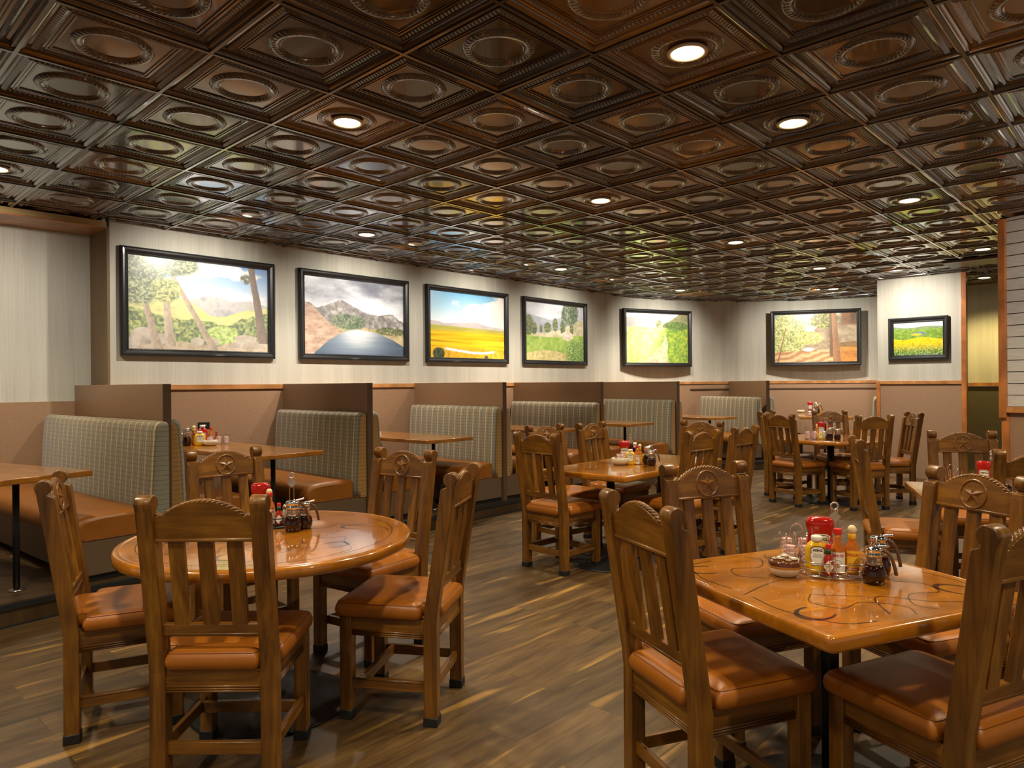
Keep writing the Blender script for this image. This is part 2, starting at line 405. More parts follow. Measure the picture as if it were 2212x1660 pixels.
# ================================================================ mesh builder
class MB:
    def __init__(self): self.bm = bmesh.new(); self.mats = []
    def mi(self, m):
        if m is None: return 0
        if m not in self.mats: self.mats.append(m)
        return self.mats.index(m)
    def add(self, verts, faces, m=None, smooth=False):
        vs = [self.bm.verts.new(v) for v in verts]; k = self.mi(m)
        out = []
        for f in faces:
            try:
                fc = self.bm.faces.new([vs[i] for i in f])
            except ValueError:
                continue
            fc.material_index = k; fc.smooth = smooth; out.append(fc)
        return vs, out
    def box(self, c, s, m=None, bev=0.0, seg=2, rz=0.0, mat=None):
        cx, cy, cz = c; hx, hy, hz = s[0] / 2, s[1] / 2, s[2] / 2
        co, si = math.cos(rz), math.sin(rz)
        P = []
        for z in (-hz, hz):
            for x, y in ((-hx, -hy), (hx, -hy), (hx, hy), (-hx, hy)):
                p = Vector((cx + x * co - y * si, cy + x * si + y * co, cz + z))
                P.append(mat @ p if mat else p)
        vs, fs = self.add(P, [(3, 2, 1, 0), (4, 5, 6, 7), (0, 1, 5, 4), (1, 2, 6, 5), (2, 3, 7, 6), (3, 0, 4, 7)], m)
        if bev > 0:
            es = list({e for f in fs for e in f.edges})
            r = bmesh.ops.bevel(self.bm, geom=es, offset=bev, segments=seg, profile=0.6, affect='EDGES', clamp_overlap=True)
            for f in r['faces']: f.smooth = True; f.material_index = self.mi(m)
        return vs
    def prism(self, pts, lo, hi, m=None, axis='z', bev=0.0, seg=2, smooth=False):
        """extrude a closed 2D outline; axis z: (x,y); axis y: (x,z) ; axis x: (y,z)"""
        def mk(p, h):
            if axis == 'z': return (p[0], p[1], h)
            if axis == 'y': return (p[0], h, p[1])
            return (h, p[0], p[1])
        n = len(pts)
        V = [mk(p, lo) for p in pts] + [mk(p, hi) for p in pts]
        F = [tuple(range(n))[::-1], tuple(range(n, 2 * n))] + [(i, (i + 1) % n, n + (i + 1) % n, n + i) for i in range(n)]
        vs, fs = self.add(V, F, m)
        for f in fs[2:]: f.smooth = smooth
        bmesh.ops.recalc_face_normals(self.bm, faces=fs)
        if bev > 0:
            es = [e for e in fs[0].edges] + [e for e in fs[1].edges]
            r = bmesh.ops.bevel(self.bm, geom=list(set(es)), offset=bev, segments=seg, profile=0.6, affect='EDGES', clamp_overlap=True)
            for f in r['faces']: f.smooth = True; f.material_index = self.mi(m)
        return vs
    def cyl(self, p, q, r, m=None, n=16, r2=None, caps=True, smooth=True):
        p = Vector(p); q = Vector(q); d = (q - p)
        if d.length < 1e-9: return
        dn = d.normalized(); a = dn.orthogonal().normalized(); b_ = dn.cross(a)
        r2 = r if r2 is None else r2
        V = []
        for c, rr in ((p, r), (q, r2)):
            for i in range(n):
                t = 2 * PI * i / n
                V.append(c + (a * math.cos(t) + b_ * math.sin(t)) * rr)
        F = [(i, (i + 1) % n, n + (i + 1) % n, n + i) for i in range(n)]
        vs, fs = self.add(V, F, m, smooth)
        if caps:
            k = self.mi(m)
            for idx in (range(n - 1, -1, -1), range(n, 2 * n)):
                f = self.bm.faces.new([vs[i] for i in idx]); f.material_index = k
    def lathe(self, prof, m=None, n=28, c=(0, 0, 0), sx=1.0, sy=1.0, power=2.0, mats=None, smooth=True):
        """prof: list of (r,z); power>2 gives squarish sections"""
        V = []
        for r, z in prof:
            for i in range(n):
                t = 2 * PI * i / n
                ct, st = math.cos(t), math.sin(t)
                if power != 2.0:
                    k = (abs(ct) ** power + abs(st) ** power) ** (-1.0 / power)
                    ct *= k; st *= k
                V.append((c[0] + r * sx * ct, c[1] + r * sy * st, c[2] + z))
        vs = [self.bm.verts.new(v) for v in V]
        for j in range(len(prof) - 1):
            k = self.mi(mats[j] if mats else m)
            for i in range(n):
                a = j * n + i; b_ = j * n + (i + 1) % n
                f = self.bm.faces.new((vs[a], vs[b_], vs[b_ + n], vs[a + n])); f.smooth = smooth; f.material_index = k
        for j, rev in ((0, True), (len(prof) - 1, False)):
            if prof[j][0] > 1e-5:
                idx = [j * n + i for i in range(n)]
                if rev: idx.reverse()
                f = self.bm.faces.new([vs[i] for i in idx]); f.material_index = self.mi((mats[0] if rev else mats[-1]) if mats else m)
    def tube(self, pts, r, m=None, n=8, closed=False):
        P = [Vector(p) for p in pts]; N = len(P)
        rings = []
        prev = None
        for i in range(N):
            if closed: t = (P[(i + 1) % N] - P[i - 1])
            else: t = (P[min(i + 1, N - 1)] - P[max(i - 1, 0)])
            t.normalize()
            if prev is None: a = t.orthogonal().normalized()
            else:
                a = prev - t * prev.dot(t)
                a = a.normalized() if a.length > 1e-6 else t.orthogonal().normalized()
            prev = a; b_ = t.cross(a)
            rings.append([self.bm.verts.new(P[i] + (a * math.cos(2 * PI * k / n) + b_ * math.sin(2 * PI * k / n)) * r) for k in range(n)])
        kk = self.mi(m)
        for i in range(N if closed else N - 1):
            A, B = rings[i], rings[(i + 1) % N]
            off = 0
            if closed and i == N - 1:
                off = min(range(n), key=lambda o: (A[0].co - B[o].co).length)
            for k in range(n):
                f = self.bm.faces.new((A[k], A[(k + 1) % n], B[(k + 1 + off) % n], B[(k + off) % n])); f.smooth = True; f.material_index = kk
        if not closed:
            for R in (rings[0][::-1], rings[-1]):
                f = self.bm.faces.new(R); f.material_index = kk
    def sphere(self, c, r, m=None, s=(1, 1, 1), n=14, mat=None):
        V = []; F = []
        h = n // 2
        for j in range(1, h):
            ph = PI * j / h
            for i in range(n):
                t = 2 * PI * i / n
                p = Vector((r * s[0] * math.sin(ph) * math.cos(t), r * s[1] * math.sin(ph) * math.sin(t), r * s[2] * math.cos(ph)))
                if mat: p = mat @ p
                V.append(Vector(c) + p)
        def pole(z):
            p = Vector((0, 0, z * r * s[2]))
            if mat: p = mat @ p
            V.append(Vector(c) + p)
        pole(1); pole(-1)
        a, b_ = len(V) - 2, len(V) - 1
        for j in range(h - 2):
            for i in range(n):
                F.append((j * n + i, (j + 1) * n + i, (j + 1) * n + (i + 1) % n, j * n + (i + 1) % n))
        for i in range(n):
            F.append((a, i, (i + 1) % n)); F.append((b_, (h - 2) * n + (i + 1) % n, (h - 2) * n + i))
        self.add(V, F, m, True)
    def strip(self, pts, wd, z, m=None):
        """flat ribbon on a horizontal surface"""
        n = len(pts); V = []
        for i, p in enumerate(pts):
            a = Vector(pts[max(i - 1, 0)]); b_ = Vector(pts[min(i + 1, n - 1)])
            t = (b_ - a); t = t.normalized() if t.length > 0 else Vector((1, 0))
            nn = Vector((-t.y, t.x)); ww = wd[i] if isinstance(wd, (list, tuple)) else wd
            V.append((p[0] + nn.x * ww / 2, p[1] + nn.y * ww / 2, z)); V.append((p[0] - nn.x * ww / 2, p[1] - nn.y * ww / 2, z))
        self.add(V, [(2 * i, 2 * i + 1, 2 * i + 3, 2 * i + 2) for i in range(n - 1)], m)
    def mesh(self, name):
        me = bpy.data.meshes.new(name)
        self.bm.to_mesh(me); self.bm.free()
        for m in self.mats: me.materials.append(m)
        return me
    def build(self, name, parent=None, m=None, recalc=False):
        if recalc: bmesh.ops.recalc_face_normals(self.bm, faces=self.bm.faces)
        if m is not None and not self.mats: self.mats = [m]
        me = self.mesh(name)
        o = bpy.data.objects.new(name, me); COL.objects.link(o)
        if parent: o.parent = parent
        return o

def empty(name, loc=(0, 0, 0), rz=0.0):
    o = bpy.data.objects.new(name, None); COL.objects.link(o)
    o.empty_display_size = 0.1
    o.location = loc; o.rotation_euler = (0, 0, rz)
    return o

def tag(o, label=None, cat=None, group=None, kind=None):
    if label: o['label'] = label
    if cat: o['category'] = cat
    if group: o['group'] = group
    if kind: o['kind'] = kind
    return o

def structure(o): o['kind'] = 'structure'; return o

def copy_tree(root, loc, rz, label, group=None, scale=None):
    r = root.copy(); COL.objects.link(r)
    r.location = loc; r.rotation_euler = (0, 0, rz)
    if scale: r.scale = scale
    r['label'] = label
    if group: r['group'] = group
    for ch in list(root.children):
        if ch.type == 'LIGHT': continue
        c = ch.copy(); COL.objects.link(c); c.parent = r
        for g in ch.children:
            d = g.copy(); COL.objects.link(d); d.parent = c
    return r

def text_mesh(s, size, m, parent, name, loc, rot, bend=None, squash=1.0, bold=0.0):
    cu = bpy.data.curves.new('lettering', 'FONT')
    cu.body = s; cu.size = size; cu.align_x = 'CENTER'; cu.align_y = 'CENTER'; cu.offset = bold
    cu.resolution_u = 2
    t = bpy.data.objects.new('tmp', cu); COL.objects.link(t)
    dg = bpy.context.evaluated_depsgraph_get()
    me = bpy.data.meshes.new_from_object(t.evaluated_get(dg))
    bpy.data.objects.remove(t)
    me.name = name
    me.materials.clear(); me.materials.append(m)
    for v in me.vertices:
        x, y = v.co.x * squash, v.co.y
        if bend:  # wrap round a cylinder of radius bend
            a = x / bend
            v.co = (bend * math.sin(a), y, bend * math.cos(a) - bend)
        else: v.co.x = x
    o = bpy.data.objects.new(name, me); COL.objects.link(o)
    o.parent = parent; o.location = loc; o.rotation_euler = rot
    return o

def arcpts(cx, cy, r, a0, a1, n): return [(cx + r * math.cos(rad(a0 + (a1 - a0) * i / n)), cy + r * math.sin(rad(a0 + (a1 - a0) * i / n))) for i in range(n + 1)]

# ================================================================ setting
# floor
mb = MB(); mb.add([(-5, -6, 0), (15, -6, 0), (15, 9, 0), (-5, 9, 0)], [(0, 1, 2, 3)], floor_mat); structure(mb.build('floor'))

# raised booth platform: edge line straight, then round the corner
edge = [(-3.0, 4.62), (0.0, 4.85), (1.2, 5.0), (3.0, 5.14), (5.2, 5.27), (7.4, 5.33), (9.0, 5.22)] + arcpts(9.65, 3.05, 2.15, 92, 8, 16)
outer = [(13.6, 3.2), (13.8, 7.4), (-3.0, 7.6)]
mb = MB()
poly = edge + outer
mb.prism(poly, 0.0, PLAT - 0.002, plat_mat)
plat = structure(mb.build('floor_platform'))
def ribbon(path, off0, off1, z0, z1, m, name, closed=False, cap=True):
    """solid band following a path; off = offset to the left of travel"""
    mbx = MB(); n = len(path); V = []
    for i, p in enumerate(path):
        a = Vector(path[max(i - 1, 0)]); c = Vector(path[min(i + 1, n - 1)]); t = (c - a).normalized(); nn = Vector((-t.y, t.x))
        for o_, z in ((off0, z0), (off1, z0), (off1, z1), (off0, z1)):
            V.append((p[0] + nn.x * o_, p[1] + nn.y * o_, z))
    F = []
    for i in range(n - 1):
        for k in range(4):
            F.append((4 * i + k, 4 * i + (k + 1) % 4, 4 * (i + 1) + (k + 1) % 4, 4 * (i + 1) + k))
    F += [(3, 2, 1, 0), (4 * n - 4, 4 * n - 3, 4 * n - 2, 4 * n - 1)]
    mbx.add(V, F, m)
    return mbx.build(name, recalc=True)
structure(ribbon(edge, -0.010, 0.028, PLAT - 0.030, PLAT + 0.003, rubber, 'trim_1'))
structure(ribbon(edge, -0.012, 0.0, 0.0, 0.010, rubber, 'trim_2'))

# ceiling tile, then an array of it
prof = [  # (chebyshev distance from centre, height)
    (0.3048, -0.002), (0.2965, -0.002), (0.296, 0.007), (0.2925, 0.010), (0.289, 0.008), (0.283, 0.010), (0.277, 0.016), (0.273, 0.024), (0.259, 0.026),
    (0.2565, 0.020), (0.252, 0.018), (0.238, 0.012), (0.226, 0.018), (0.222, 0.023), (0.214, 0.023), (0.2125, 0.019), (0.207, 0.019),
    (0.2055, 0.024), (0.199, 0.024), (0.1975, 0.020), (0.193, 0.020), (0.1915, 0.026), (0.187, 0.027)]
mb = MB()
rings = []
for d, hgt in prof:
    rings.append([mb.bm.verts.new((sx * d, sy * d, CEIL + hgt)) for sx, sy in ((-1, -1), (1, -1), (1, 1), (-1, 1))])
for a, c in zip(rings, rings[1:]):
    for k in range(4):
        f = mb.bm.faces.new((a[k], c[k], c[(k + 1) % 4], a[(k + 1) % 4]))
# inner field to wreath
NS = 40
def sqpt(r, i):
    t = 2 * PI * (i + 0.5) / NS + PI / 4 * 0
    x, y = math.cos(t), math.sin(t); k = 1 / max(abs(x), abs(y)); return x * k * r, y * k * r
cprof = [(0.168, 0.027), (0.166, 0.024), (0.160, 0.017), (0.150, 0.012), (0.143, 0.012), (0.132, 0.014), (0.124, 0.021), (0.121, 0.026), (0.119, 0.022), (0.114, 0.022), (0.111, 0.027)]
inner = rings[-1]
crs = []
for r_, hgt in cprof:
    crs.append([mb.bm.verts.new((r_ * math.cos(2 * PI * i / NS + PI / 4), r_ * math.sin(2 * PI * i / NS + PI / 4), CEIL + hgt)) for i in range(NS)])
q = NS // 4   # square corner k sits at angle 225,315,45,135
cornerstart = {2: 0, 3: q, 0: 2 * q, 1: 3 * q}
for k in range(4):
    s0 = cornerstart[k]; kn = (k + 1) % 4
    arc = [crs[0][(s0 + j) % NS] for j in range(q + 1)]
    mb.bm.faces.new([inner[k], inner[kn]] + arc[::-1])
for a, c in zip(crs, crs[1:]):
    for i in range(NS):
        f = mb.bm.faces.new((a[i], a[(i + 1) % NS], c[(i + 1) % NS], c[i])); f.smooth = True
mb.bm.faces.new(crs[-1])
bmesh.ops.recalc_face_normals(mb.bm, faces=mb.bm.faces)
tile_me_bm = mb
nx0, nx1 = -8, 20; ny0, ny1 = -13, 8
src = mb.bm
tv = np.array([v.co[:] for v in src.verts], dtype=np.float32)
src.verts.index_update(); src.faces.ensure_lookup_table()
flist = [[v.index for v in f.verts] for f in src.faces]
fsm = [f.smooth for f in src.faces]
loops = np.array([i for f in flist for i in f], dtype=np.int32)
ltot = np.array([len(f) for f in flist], dtype=np.int32)
centres = [(TX0 + (i + .5) * T, TY0 + (j + .5) * T) for i in range(nx0, nx1) for j in range(ny0, ny1)]
NT = len(centres); NV = len(tv)
allv = np.tile(tv, (NT, 1)).reshape(NT, NV, 3)
cc_ = np.array(centres, dtype=np.float32)
allv[:, :, 0] += cc_[:, None, 0]; allv[:, :, 1] += cc_[:, None, 1]
alll = (np.tile(loops, (NT, 1)) + (np.arange(NT, dtype=np.int32) * NV)[:, None]).ravel()
allt = np.tile(ltot, NT); starts = np.concatenate([[0], np.cumsum(allt)[:-1]]).astype(np.int32)
me = bpy.data.meshes.new('ceiling')
me.vertices.add(NT * NV); me.vertices.foreach_set('co', allv.ravel())
me.loops.add(len(alll)); me.loops.foreach_set('vertex_index', alll)
me.polygons.add(len(allt)); me.polygons.foreach_set('loop_start', starts); me.polygons.foreach_set('loop_total', allt)
me.polygons.foreach_set('use_smooth', np.tile(np.array(fsm, dtype=bool), NT))
me.update(calc_edges=True); me.validate()
me.materials.append(tin)
src.free()
ceil = bpy.data.objects.new('ceiling', me); COL.objects.link(ceil); structure(ceil)
mb = MB(); mb.box((5, 1.5, CEIL + 0.08), (22, 17, 0.04), black_metal); structure(mb.build('ceiling_deck', ceil))

# picture wall: straight then a quarter turn
AC = (9.65, 3.05)
def wallpath(rr, x0, a1=-4): return [(x0, 3.05 + rr), (9.65 - 2.0, 3.05 + rr)] + arcpts(AC[0], AC[1], rr, 90, a1, 40)
structure(ribbon(wallpath(3.94, 2.098), 0.0, 0.12, 1.30, CEIL + 0.03, paper, 'wall_back'))
structure(ribbon(wallpath(3.80, 2.02), 0.0, 0.13, 0.0, 1.372, wainscot, 'wall_back_wainscot'))
structure(ribbon(wallpath(3.785, 2.02), 0.0, 0.16, 1.372, 1.417, wood_trim, 'trim_3'))
arc_only = arcpts(AC[0], AC[1], 3.78, 62, 4, 24)
structure(ribbon(arc_only, 0.0, 0.03, 1.272, 1.290, laminate_edge, 'trim_4'))

# recess at the left with its beam, and the low wall in front of it
mb = MB(); mb.box((-0.5, 7.54, 1.45), (5.2, 0.12, 2.9), paper); mb.box((-0.5, 7.475, 0.70), (5.15, 0.05, 1.145), wainscot)
o = structure(mb.build('wall_left'))
mb = MB(); mb.box((2.088, 7.235, 2.05), (0.022, 0.484, 1.6), jamb_brown); structure(mb.build('wall_left_jamb', o))
mb = MB(); mb.box((-0.47, 7.235, CEIL - 0.0225), (5.1, 0.47, 0.051), beam_paint)
mb.box((-0.47, 7.235, CEIL - 0.053), (5.1, 0.485, 0.012), wood_trim); structure(mb.build('trim_5'))

# column wall with the small picture
mb = MB()
mb.prism([(11.30, 2.15), (11.46, 2.15), (11.46, 3.05), (13.2, 3.05), (13.2, 3.23), (11.30, 3.23)], 1.36, CEIL + 0.03, paper)
col_ = structure(mb.build('wall_right_column'))
mb = MB(); mb.prism([(11.285, 2.16), (11.45, 2.16), (11.45, 3.06), (13.2, 3.06), (13.2, 3.235), (11.285, 3.235)], 0, 1.352, wainscot); structure(mb.build('wall_right_column_wainscot'))
mb = MB(); mb.box((11.29, 2.70, 1.376), (0.05, 1.10, 0.050), wood_trim, 0.004); structure(mb.build('trim_6'))
mb = MB(); mb.box((11.275, 3.215, 0.675), (0.03, 0.05, 1.35), wood_trim_z, 0.003); structure(mb.build('trim_7'))
mb = MB(); mb.box((11.29, 2.125, CEIL / 2), (0.075, 0.062, CEIL), wood_trim_z, 0.004); structure(mb.build('trim_8'))
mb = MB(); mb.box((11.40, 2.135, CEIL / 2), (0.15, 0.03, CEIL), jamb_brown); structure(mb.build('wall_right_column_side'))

# corridor end wall
mb = MB(); mb.box((13.06, 0.6, 2.12), (0.1, 5.0, 1.62), paper); structure(mb.build('wall_corridor'))
mb = MB(); mb.box((13.05, 0.6, 0.65), (0.1, 5.0, 1.31), wainscot_dark); structure(mb.build('wall_corridor_wainscot'))
mb = MB(); mb.box((13.02, 0.6, 1.335), (0.11, 5.0, 0.055), wood_trim); structure(mb.build('trim_9'))
mb = MB(); mb.box((10.4, 0.85, CEIL - 0.004), (0.5, 2.6, 0.03), laminate_edge); structure(mb.build('trim_10'))

# slatted wall at the right
A = Vector((7.90, 1.195)); dr = Vector((-0.30, -0.954)).normalized(); nrm = Vector((-dr.y, dr.x))  # nrm points away from camera
if nrm.x < 0: nrm = -nrm
L = 3.2
th = math.atan2(dr.y, dr.x)
def wp(t, off): p = A + dr * t + nrm * off; return (p.x, p.y)
mb = MB(); mb.prism([wp(0.0, 0.012), wp(L, 0.012), wp(L, 0.14), wp(0.0, 0.14)], 0, CEIL + 0.02, black_metal); wr = structure(mb.build('wall_right', recalc=True))
mb = MB()
z = 1.156; bh = 0.1075
while z < CEIL:
    z1 = min(z + bh - 0.006, CEIL + 0.01)
    mb.prism([wp(0.052, -0.004), wp(L, -0.004), wp(L, 0.014), wp(0.052, 0.014)], z, z1, shiplap, bev=0.0015, seg=1)
    z += bh
mb.build('slat_boards', wr)
mb = MB(); mb.prism([wp(0.06, 0.0), wp(L, 0.0), wp(L, 0.013), wp(0.06, 0.013)], 0, 1.10, wainscot); mb.build('wainscot_panel', wr, recalc=True)
mb = MB(); mb.prism([wp(0.05, -0.03), wp(L, -0.03), wp(L, 0.012), wp(0.05, 0.012)], 1.098, 1.152, wood_trim, bev=0.003); structure(mb.build('trim_11'))
mb = MB(); mb.prism([wp(0.0, -0.045), wp(0.055, -0.045), wp(0.055, 0.145), wp(0.0, 0.145)], 1.05, CEIL, wood_trim_z, bev=0.003)
mb.prism([wp(0.010, -0.02), wp(0.070, -0.02), wp(0.070, 0.14), wp(0.010, 0.14)], 0, 1.055, wood_trim_z, bev=0.003); structure(mb.build('trim_12'))

# ================================================================ ceiling lights
mb0 = None
def make_downlight():
    r = empty('recessed_ceiling_light')
    m1 = MB(); m1.lathe([(0.086, 0.012), (0.092, 0.004), (0.092, 0.0), (0.084, -0.004), (0.074, -0.002), (0.070, 0.010), (0.066, 0.020)], lamp_trim, 32, c=(0, 0, 0)); m1.build('trim_ring', r, recalc=True)
    m1 = MB(); m1.lathe([(0.0001, 0.0005), (0.05, 0.000), (0.076, 0.003), (0.077, 0.010)], lamp_glow, 32); m1.build('lens', r, recalc=True)
    return r
dl = make_downlight()
acc_labels = ['small recessed accent light above the leaning pines picture', 'small recessed accent light above the mountain lake picture', 'small recessed accent light above the yellow plain picture',
              'small recessed accent light above the picture of brush and pine', 'small recessed accent light beside the ceiling light at the bend of the wall']
def make_accent():
    r = empty('recessed_accent_light')
    m1 = MB(); m1.lathe([(0.072, 0.020), (0.078, 0.006), (0.078, 0.000), (0.068, -0.003), (0.062, 0.000), (0.058, 0.022)], lamp_trim, 28); m1.build('trim_ring', r, recalc=True)
    m1 = MB(); m1.lathe([(0.060, 0.004), (0.052, 0.017), (0.028, 0.026), (0.0001, 0.027)], steel, 24); m1.build('reflector', r)
    m1 = MB(); m1.sphere((0, 0, 0.018), 0.022, lamp_glow, (1, 1, 0.35), 12); m1.build('bulb', r)
    return r
for k_, lab in enumerate(acc_labels):
    ax_, ay_ = ACC[k_ + 1][0]
    if k_ == 0:
        ac0 = make_accent(); ac0.location = (ax_, ay_, CEIL + 0.004); tag(ac0, lab, 'accent light', 'recessed accent lights along the picture wall')
    else: copy_tree(ac0, (ax_, ay_, CEIL + 0.004), 0, lab)
first = True
for (x, y, c, wt, lab) in LAMPS:
    z = CEIL + 0.010
    if lab:
        if first:
            o = dl; o.location = (x, y, z); first = False
            tag(o, lab, 'ceiling light', 'recessed ceiling lights')
        else:
            o = copy_tree(dl, (x, y, z), 0, lab)
    spot('downlight', (x, y, CEIL - 0.025), c, wt)
# ================================================================ chairs
CW, CD, CH = 0.38, 0.371, 1.040   # post spacing, post-to-front-leg, height
def lean(z):  # backward lean of the rear posts
    return 0.0 if z < 0.44 else -(z - 0.44) / 0.60 * 0.092

def make_chair():
    r = empty('dining_chair')
    hs = 0.0275
    # rear legs running up into the posts
    for s in (1, -1):
        m1 = MB()
        y = s * CW / 2
        o = []   # outline in x,z : back side up, then knob, then front side down
        for z in (0.0, 0.25, 0.42, 0.48): o.append((lean(z) - hs + (0.0), z))
        o.append((lean(0.75) - hs, 0.75)); o.append((lean(0.985) - hs, 0.985))
        kc = (lean(1.005) - 0.004, 1.010); kr = 0.0295
        for a in range(180, -61, -12):
            o.append((kc[0] + kr * math.cos(rad(a)), kc[1] + kr * math.sin(rad(a))))
        o.append((lean(0.975) + 0.010, 0.979)); o.append((lean(0.968) + 0.030, 0.971)); o.append((lean(0.95) + 0.031, 0.955))
        o.append((lean(0.75) + hs, 0.75))
        for z in (0.48, 0.42, 0.25, 0.0): o.append((lean(z) + hs, z))
        m1.prism(o, y - 0.0275, y + 0.0275, wood_v, axis='y', bev=0.004, seg=2, smooth=False)
        for f in m1.bm.faces:
            if f.calc_center_median().z > 0.99 and abs(f.normal.y) < 0.3: f.smooth = True
        p = m1.build('leg', r)
        m2 = MB(); m2.box((0, y, 0.019), (0.060, 0.060, 0.038), rubber, 0.003, 1); m2.build('foot_cap', p)
    for s in (1, -1):
        y = s * (CW / 2 - 0.004)
        m1 = MB(); m1.box((CD, y, 0.231), (0.052, 0.050, 0.402), wood_v, 0.004, 2)
        p = m1.build('leg', r)
        m2 = MB(); m2.box((CD, y, 0.019), (0.057, 0.055, 0.038), rubber, 0.003, 1); m2.build('foot_cap', p)
    # crest rail with arch (outline in y,z then leaned)
    def topz(y):
        a = abs(y)
        if a > 0.150: return 0.967
        if a > 0.130: return 0.967 - 0.004 * math.sin((a - 0.130) / 0.020 * PI)
        return 0.967 + 0.049 * math.cos(a / 0.130 * PI / 2) ** 0.75
    ys = [-0.165 + 0.33 * i / 44 for i in range(45)]
    def crest(m, x0, x1, yy, mt):
        n = len(yy)
        V = []
        for xx in (x0, x1):
            for y in yy: V.append((lean(0.885) + xx, y, 0.885))
            for y in yy: V.append((lean(topz(y)) + xx, y, topz(y)))
        F = []
        for i in range(n - 1):
            F.append((i, i + 1, n + i + 1, n + i)); F.append((2 * n + i + 1, 2 * n + i, 3 * n + i, 3 * n + i + 1))
            F.append((n + i, n + i + 1, 3 * n + i + 1, 3 * n + i)); F.append((i + 1, i, 2 * n + i, 2 * n + i + 1))
        F.append((0, n, 3 * n, 2 * n)); F.append((n - 1, 3 * n - 1, 4 * n - 1, 2 * n - 1))
        m.add(V, F, mt)
    m1 = MB(); crest(m1, -0.013, 0.014, ys, wood_y)
    m1.box((lean(0.888), 0, 0.886), (0.034, 0.33, 0.012), wood_y, 0.003, 1)
    cr = m1.build('crest_rail', r, recalc=True)
    # twisted rope moulding on the arch
    m1 = MB()
    Lp = [(y, topz(y)) for y in [-0.162 + 0.324 * i / 90 for i in range(91)]]
    acc = [0.0]
    for p, q in zip(Lp, Lp[1:]): acc.append(acc[-1] + math.hypot(q[0] - p[0], q[1] - p[1]))
    for k in range(3):
        pts = []
        for i, (y, z) in enumerate(Lp):
            p = Lp[max(i - 1, 0)]; q = Lp[min(i + 1, 90)]
            tl = math.hypot(q[0] - p[0], q[1] - p[1]); ny, nz = -(q[1] - p[1]) / tl, (q[0] - p[0]) / tl
            ph = acc[i] / 0.050 * 2 * PI + k * 2 * PI / 3
            pts.append((lean(z) + 0.001 + 0.0062 * math.cos(ph), y + ny * (0.0050 * math.sin(ph) + 0.001), z + nz * (0.0050 * math.sin(ph) + 0.001)))
        m1.tube(pts, 0.0050, wood_y, 6)
    m1.build('rope_moulding', cr)
    # star medallion on the front face
    tilt = Matrix.Rotation(math.atan(0.092 / 0.60) * -1, 3, 'Y')
    def P3(y, z, off):   # point on leaned front face
        return (lean(z) + 0.0142 + off, y, z)
    m1 = MB(); zc = 0.947
    n = 40
    ringp = [(0.0595, 0.0), (0.058, 0.0035), (0.0545, 0.0045), (0.0515, 0.003), (0.050, -0.0005)]
    V = []
    for rr, off in ringp:
        for i in range(n):
            t = 2 * PI * i / n; V.append(P3(rr * math.cos(t), zc + rr * math.sin(t) * 1.0, off))
    F = [(j * n + i, j * n + (i + 1) % n, (j + 1) * n + (i + 1) % n, (j + 1) * n + i) for j in range(len(ringp) - 1) for i in range(n)]
    m1.add(V, F, wood_y, True)
    V = []; 
    for i in range(10):
        t = PI / 2 + i * PI / 5; rr = 0.0455 if i % 2 == 0 else 0.0185
        V.append(P3(rr * math.cos(t), zc + rr * math.sin(t), 0.0005))
    V.append(P3(0, zc, 0.013))
    m1.add(V, [(i, (i + 1) % 10, 10) for i in range(10)], wood_y)
    m1.build('star_medallion', cr, recalc=False)
    # lower back rail and slats
    m1 = MB(); m1.box((lean(0.568), 0, 0.568), (0.026, 0.33, 0.042), wood_y, 0.003, 2)
    m1.box((lean(0.56) , 0, 0.554), (0.032, 0.33, 0.008), wood_y, 0.002, 1); m1.build('back_rail', r)
    for k in (-1, 0, 1):
        m1 = MB(); y = 0.0985 * k
        V = []
        for z in (0.582, 0.888):
            for xx, yy in ((-0.010, -0.026), (0.006, -0.026), (0.010, -0.021), (0.010, -0.016), (0.0085, -0.013), (0.0085, 0.013), (0.010, 0.016), (0.010, 0.021), (0.006, 0.026), (-0.010, 0.026)):
                V.append((lean(z) + xx, y + yy, z))
        nn = 10
        m1.add(V, [(i, (i + 1) % nn, nn + (i + 1) % nn, nn + i) for i in range(nn)] + [tuple(range(nn))[::-1], tuple(range(nn, 2 * nn))], wood_v)
        m1.build('back_slat', r, recalc=True)
    # seat frame with reeded lower edge
    m1 = MB()
    def apron(p, q, nx_, ny_, mt):
        c = ((p[0] + q[0]) / 2, (p[1] + q[1]) / 2); ln = math.hypot(q[0] - p[0], q[1] - p[1]); a = math.atan2(q[1] - p[1], q[0] - p[0])
        m1.box((c[0], c[1], 0.391), (ln, 0.022, 0.082), mt, 0.002, 1, rz=a)
        for kz in range(3):
            zz = 0.354 + kz * 0.0085
            m1.cyl((p[0] + nx_ * 0.0115, p[1] + ny_ * 0.0115, zz), (q[0] + nx_ * 0.0115, q[1] + ny_ * 0.0115, zz), 0.0040, mt, 8)
    yy = CW / 2
    apron((0.02, yy, 0), (CD - 0.02, yy - 0.004, 0), 0, 1, wood_x); apron((CD - 0.02, -yy + 0.004, 0), (0.02, -yy, 0), 0, -1, wood_x)
    apron((CD + 0.006, yy - 0.02, 0), (CD + 0.006, -yy + 0.02, 0), 1, 0, wood_y); apron((-0.008, -yy + 0.02, 0), (-0.008, yy - 0.02, 0), -1, 0, wood_y)
    m1.build('seat_frame', r)
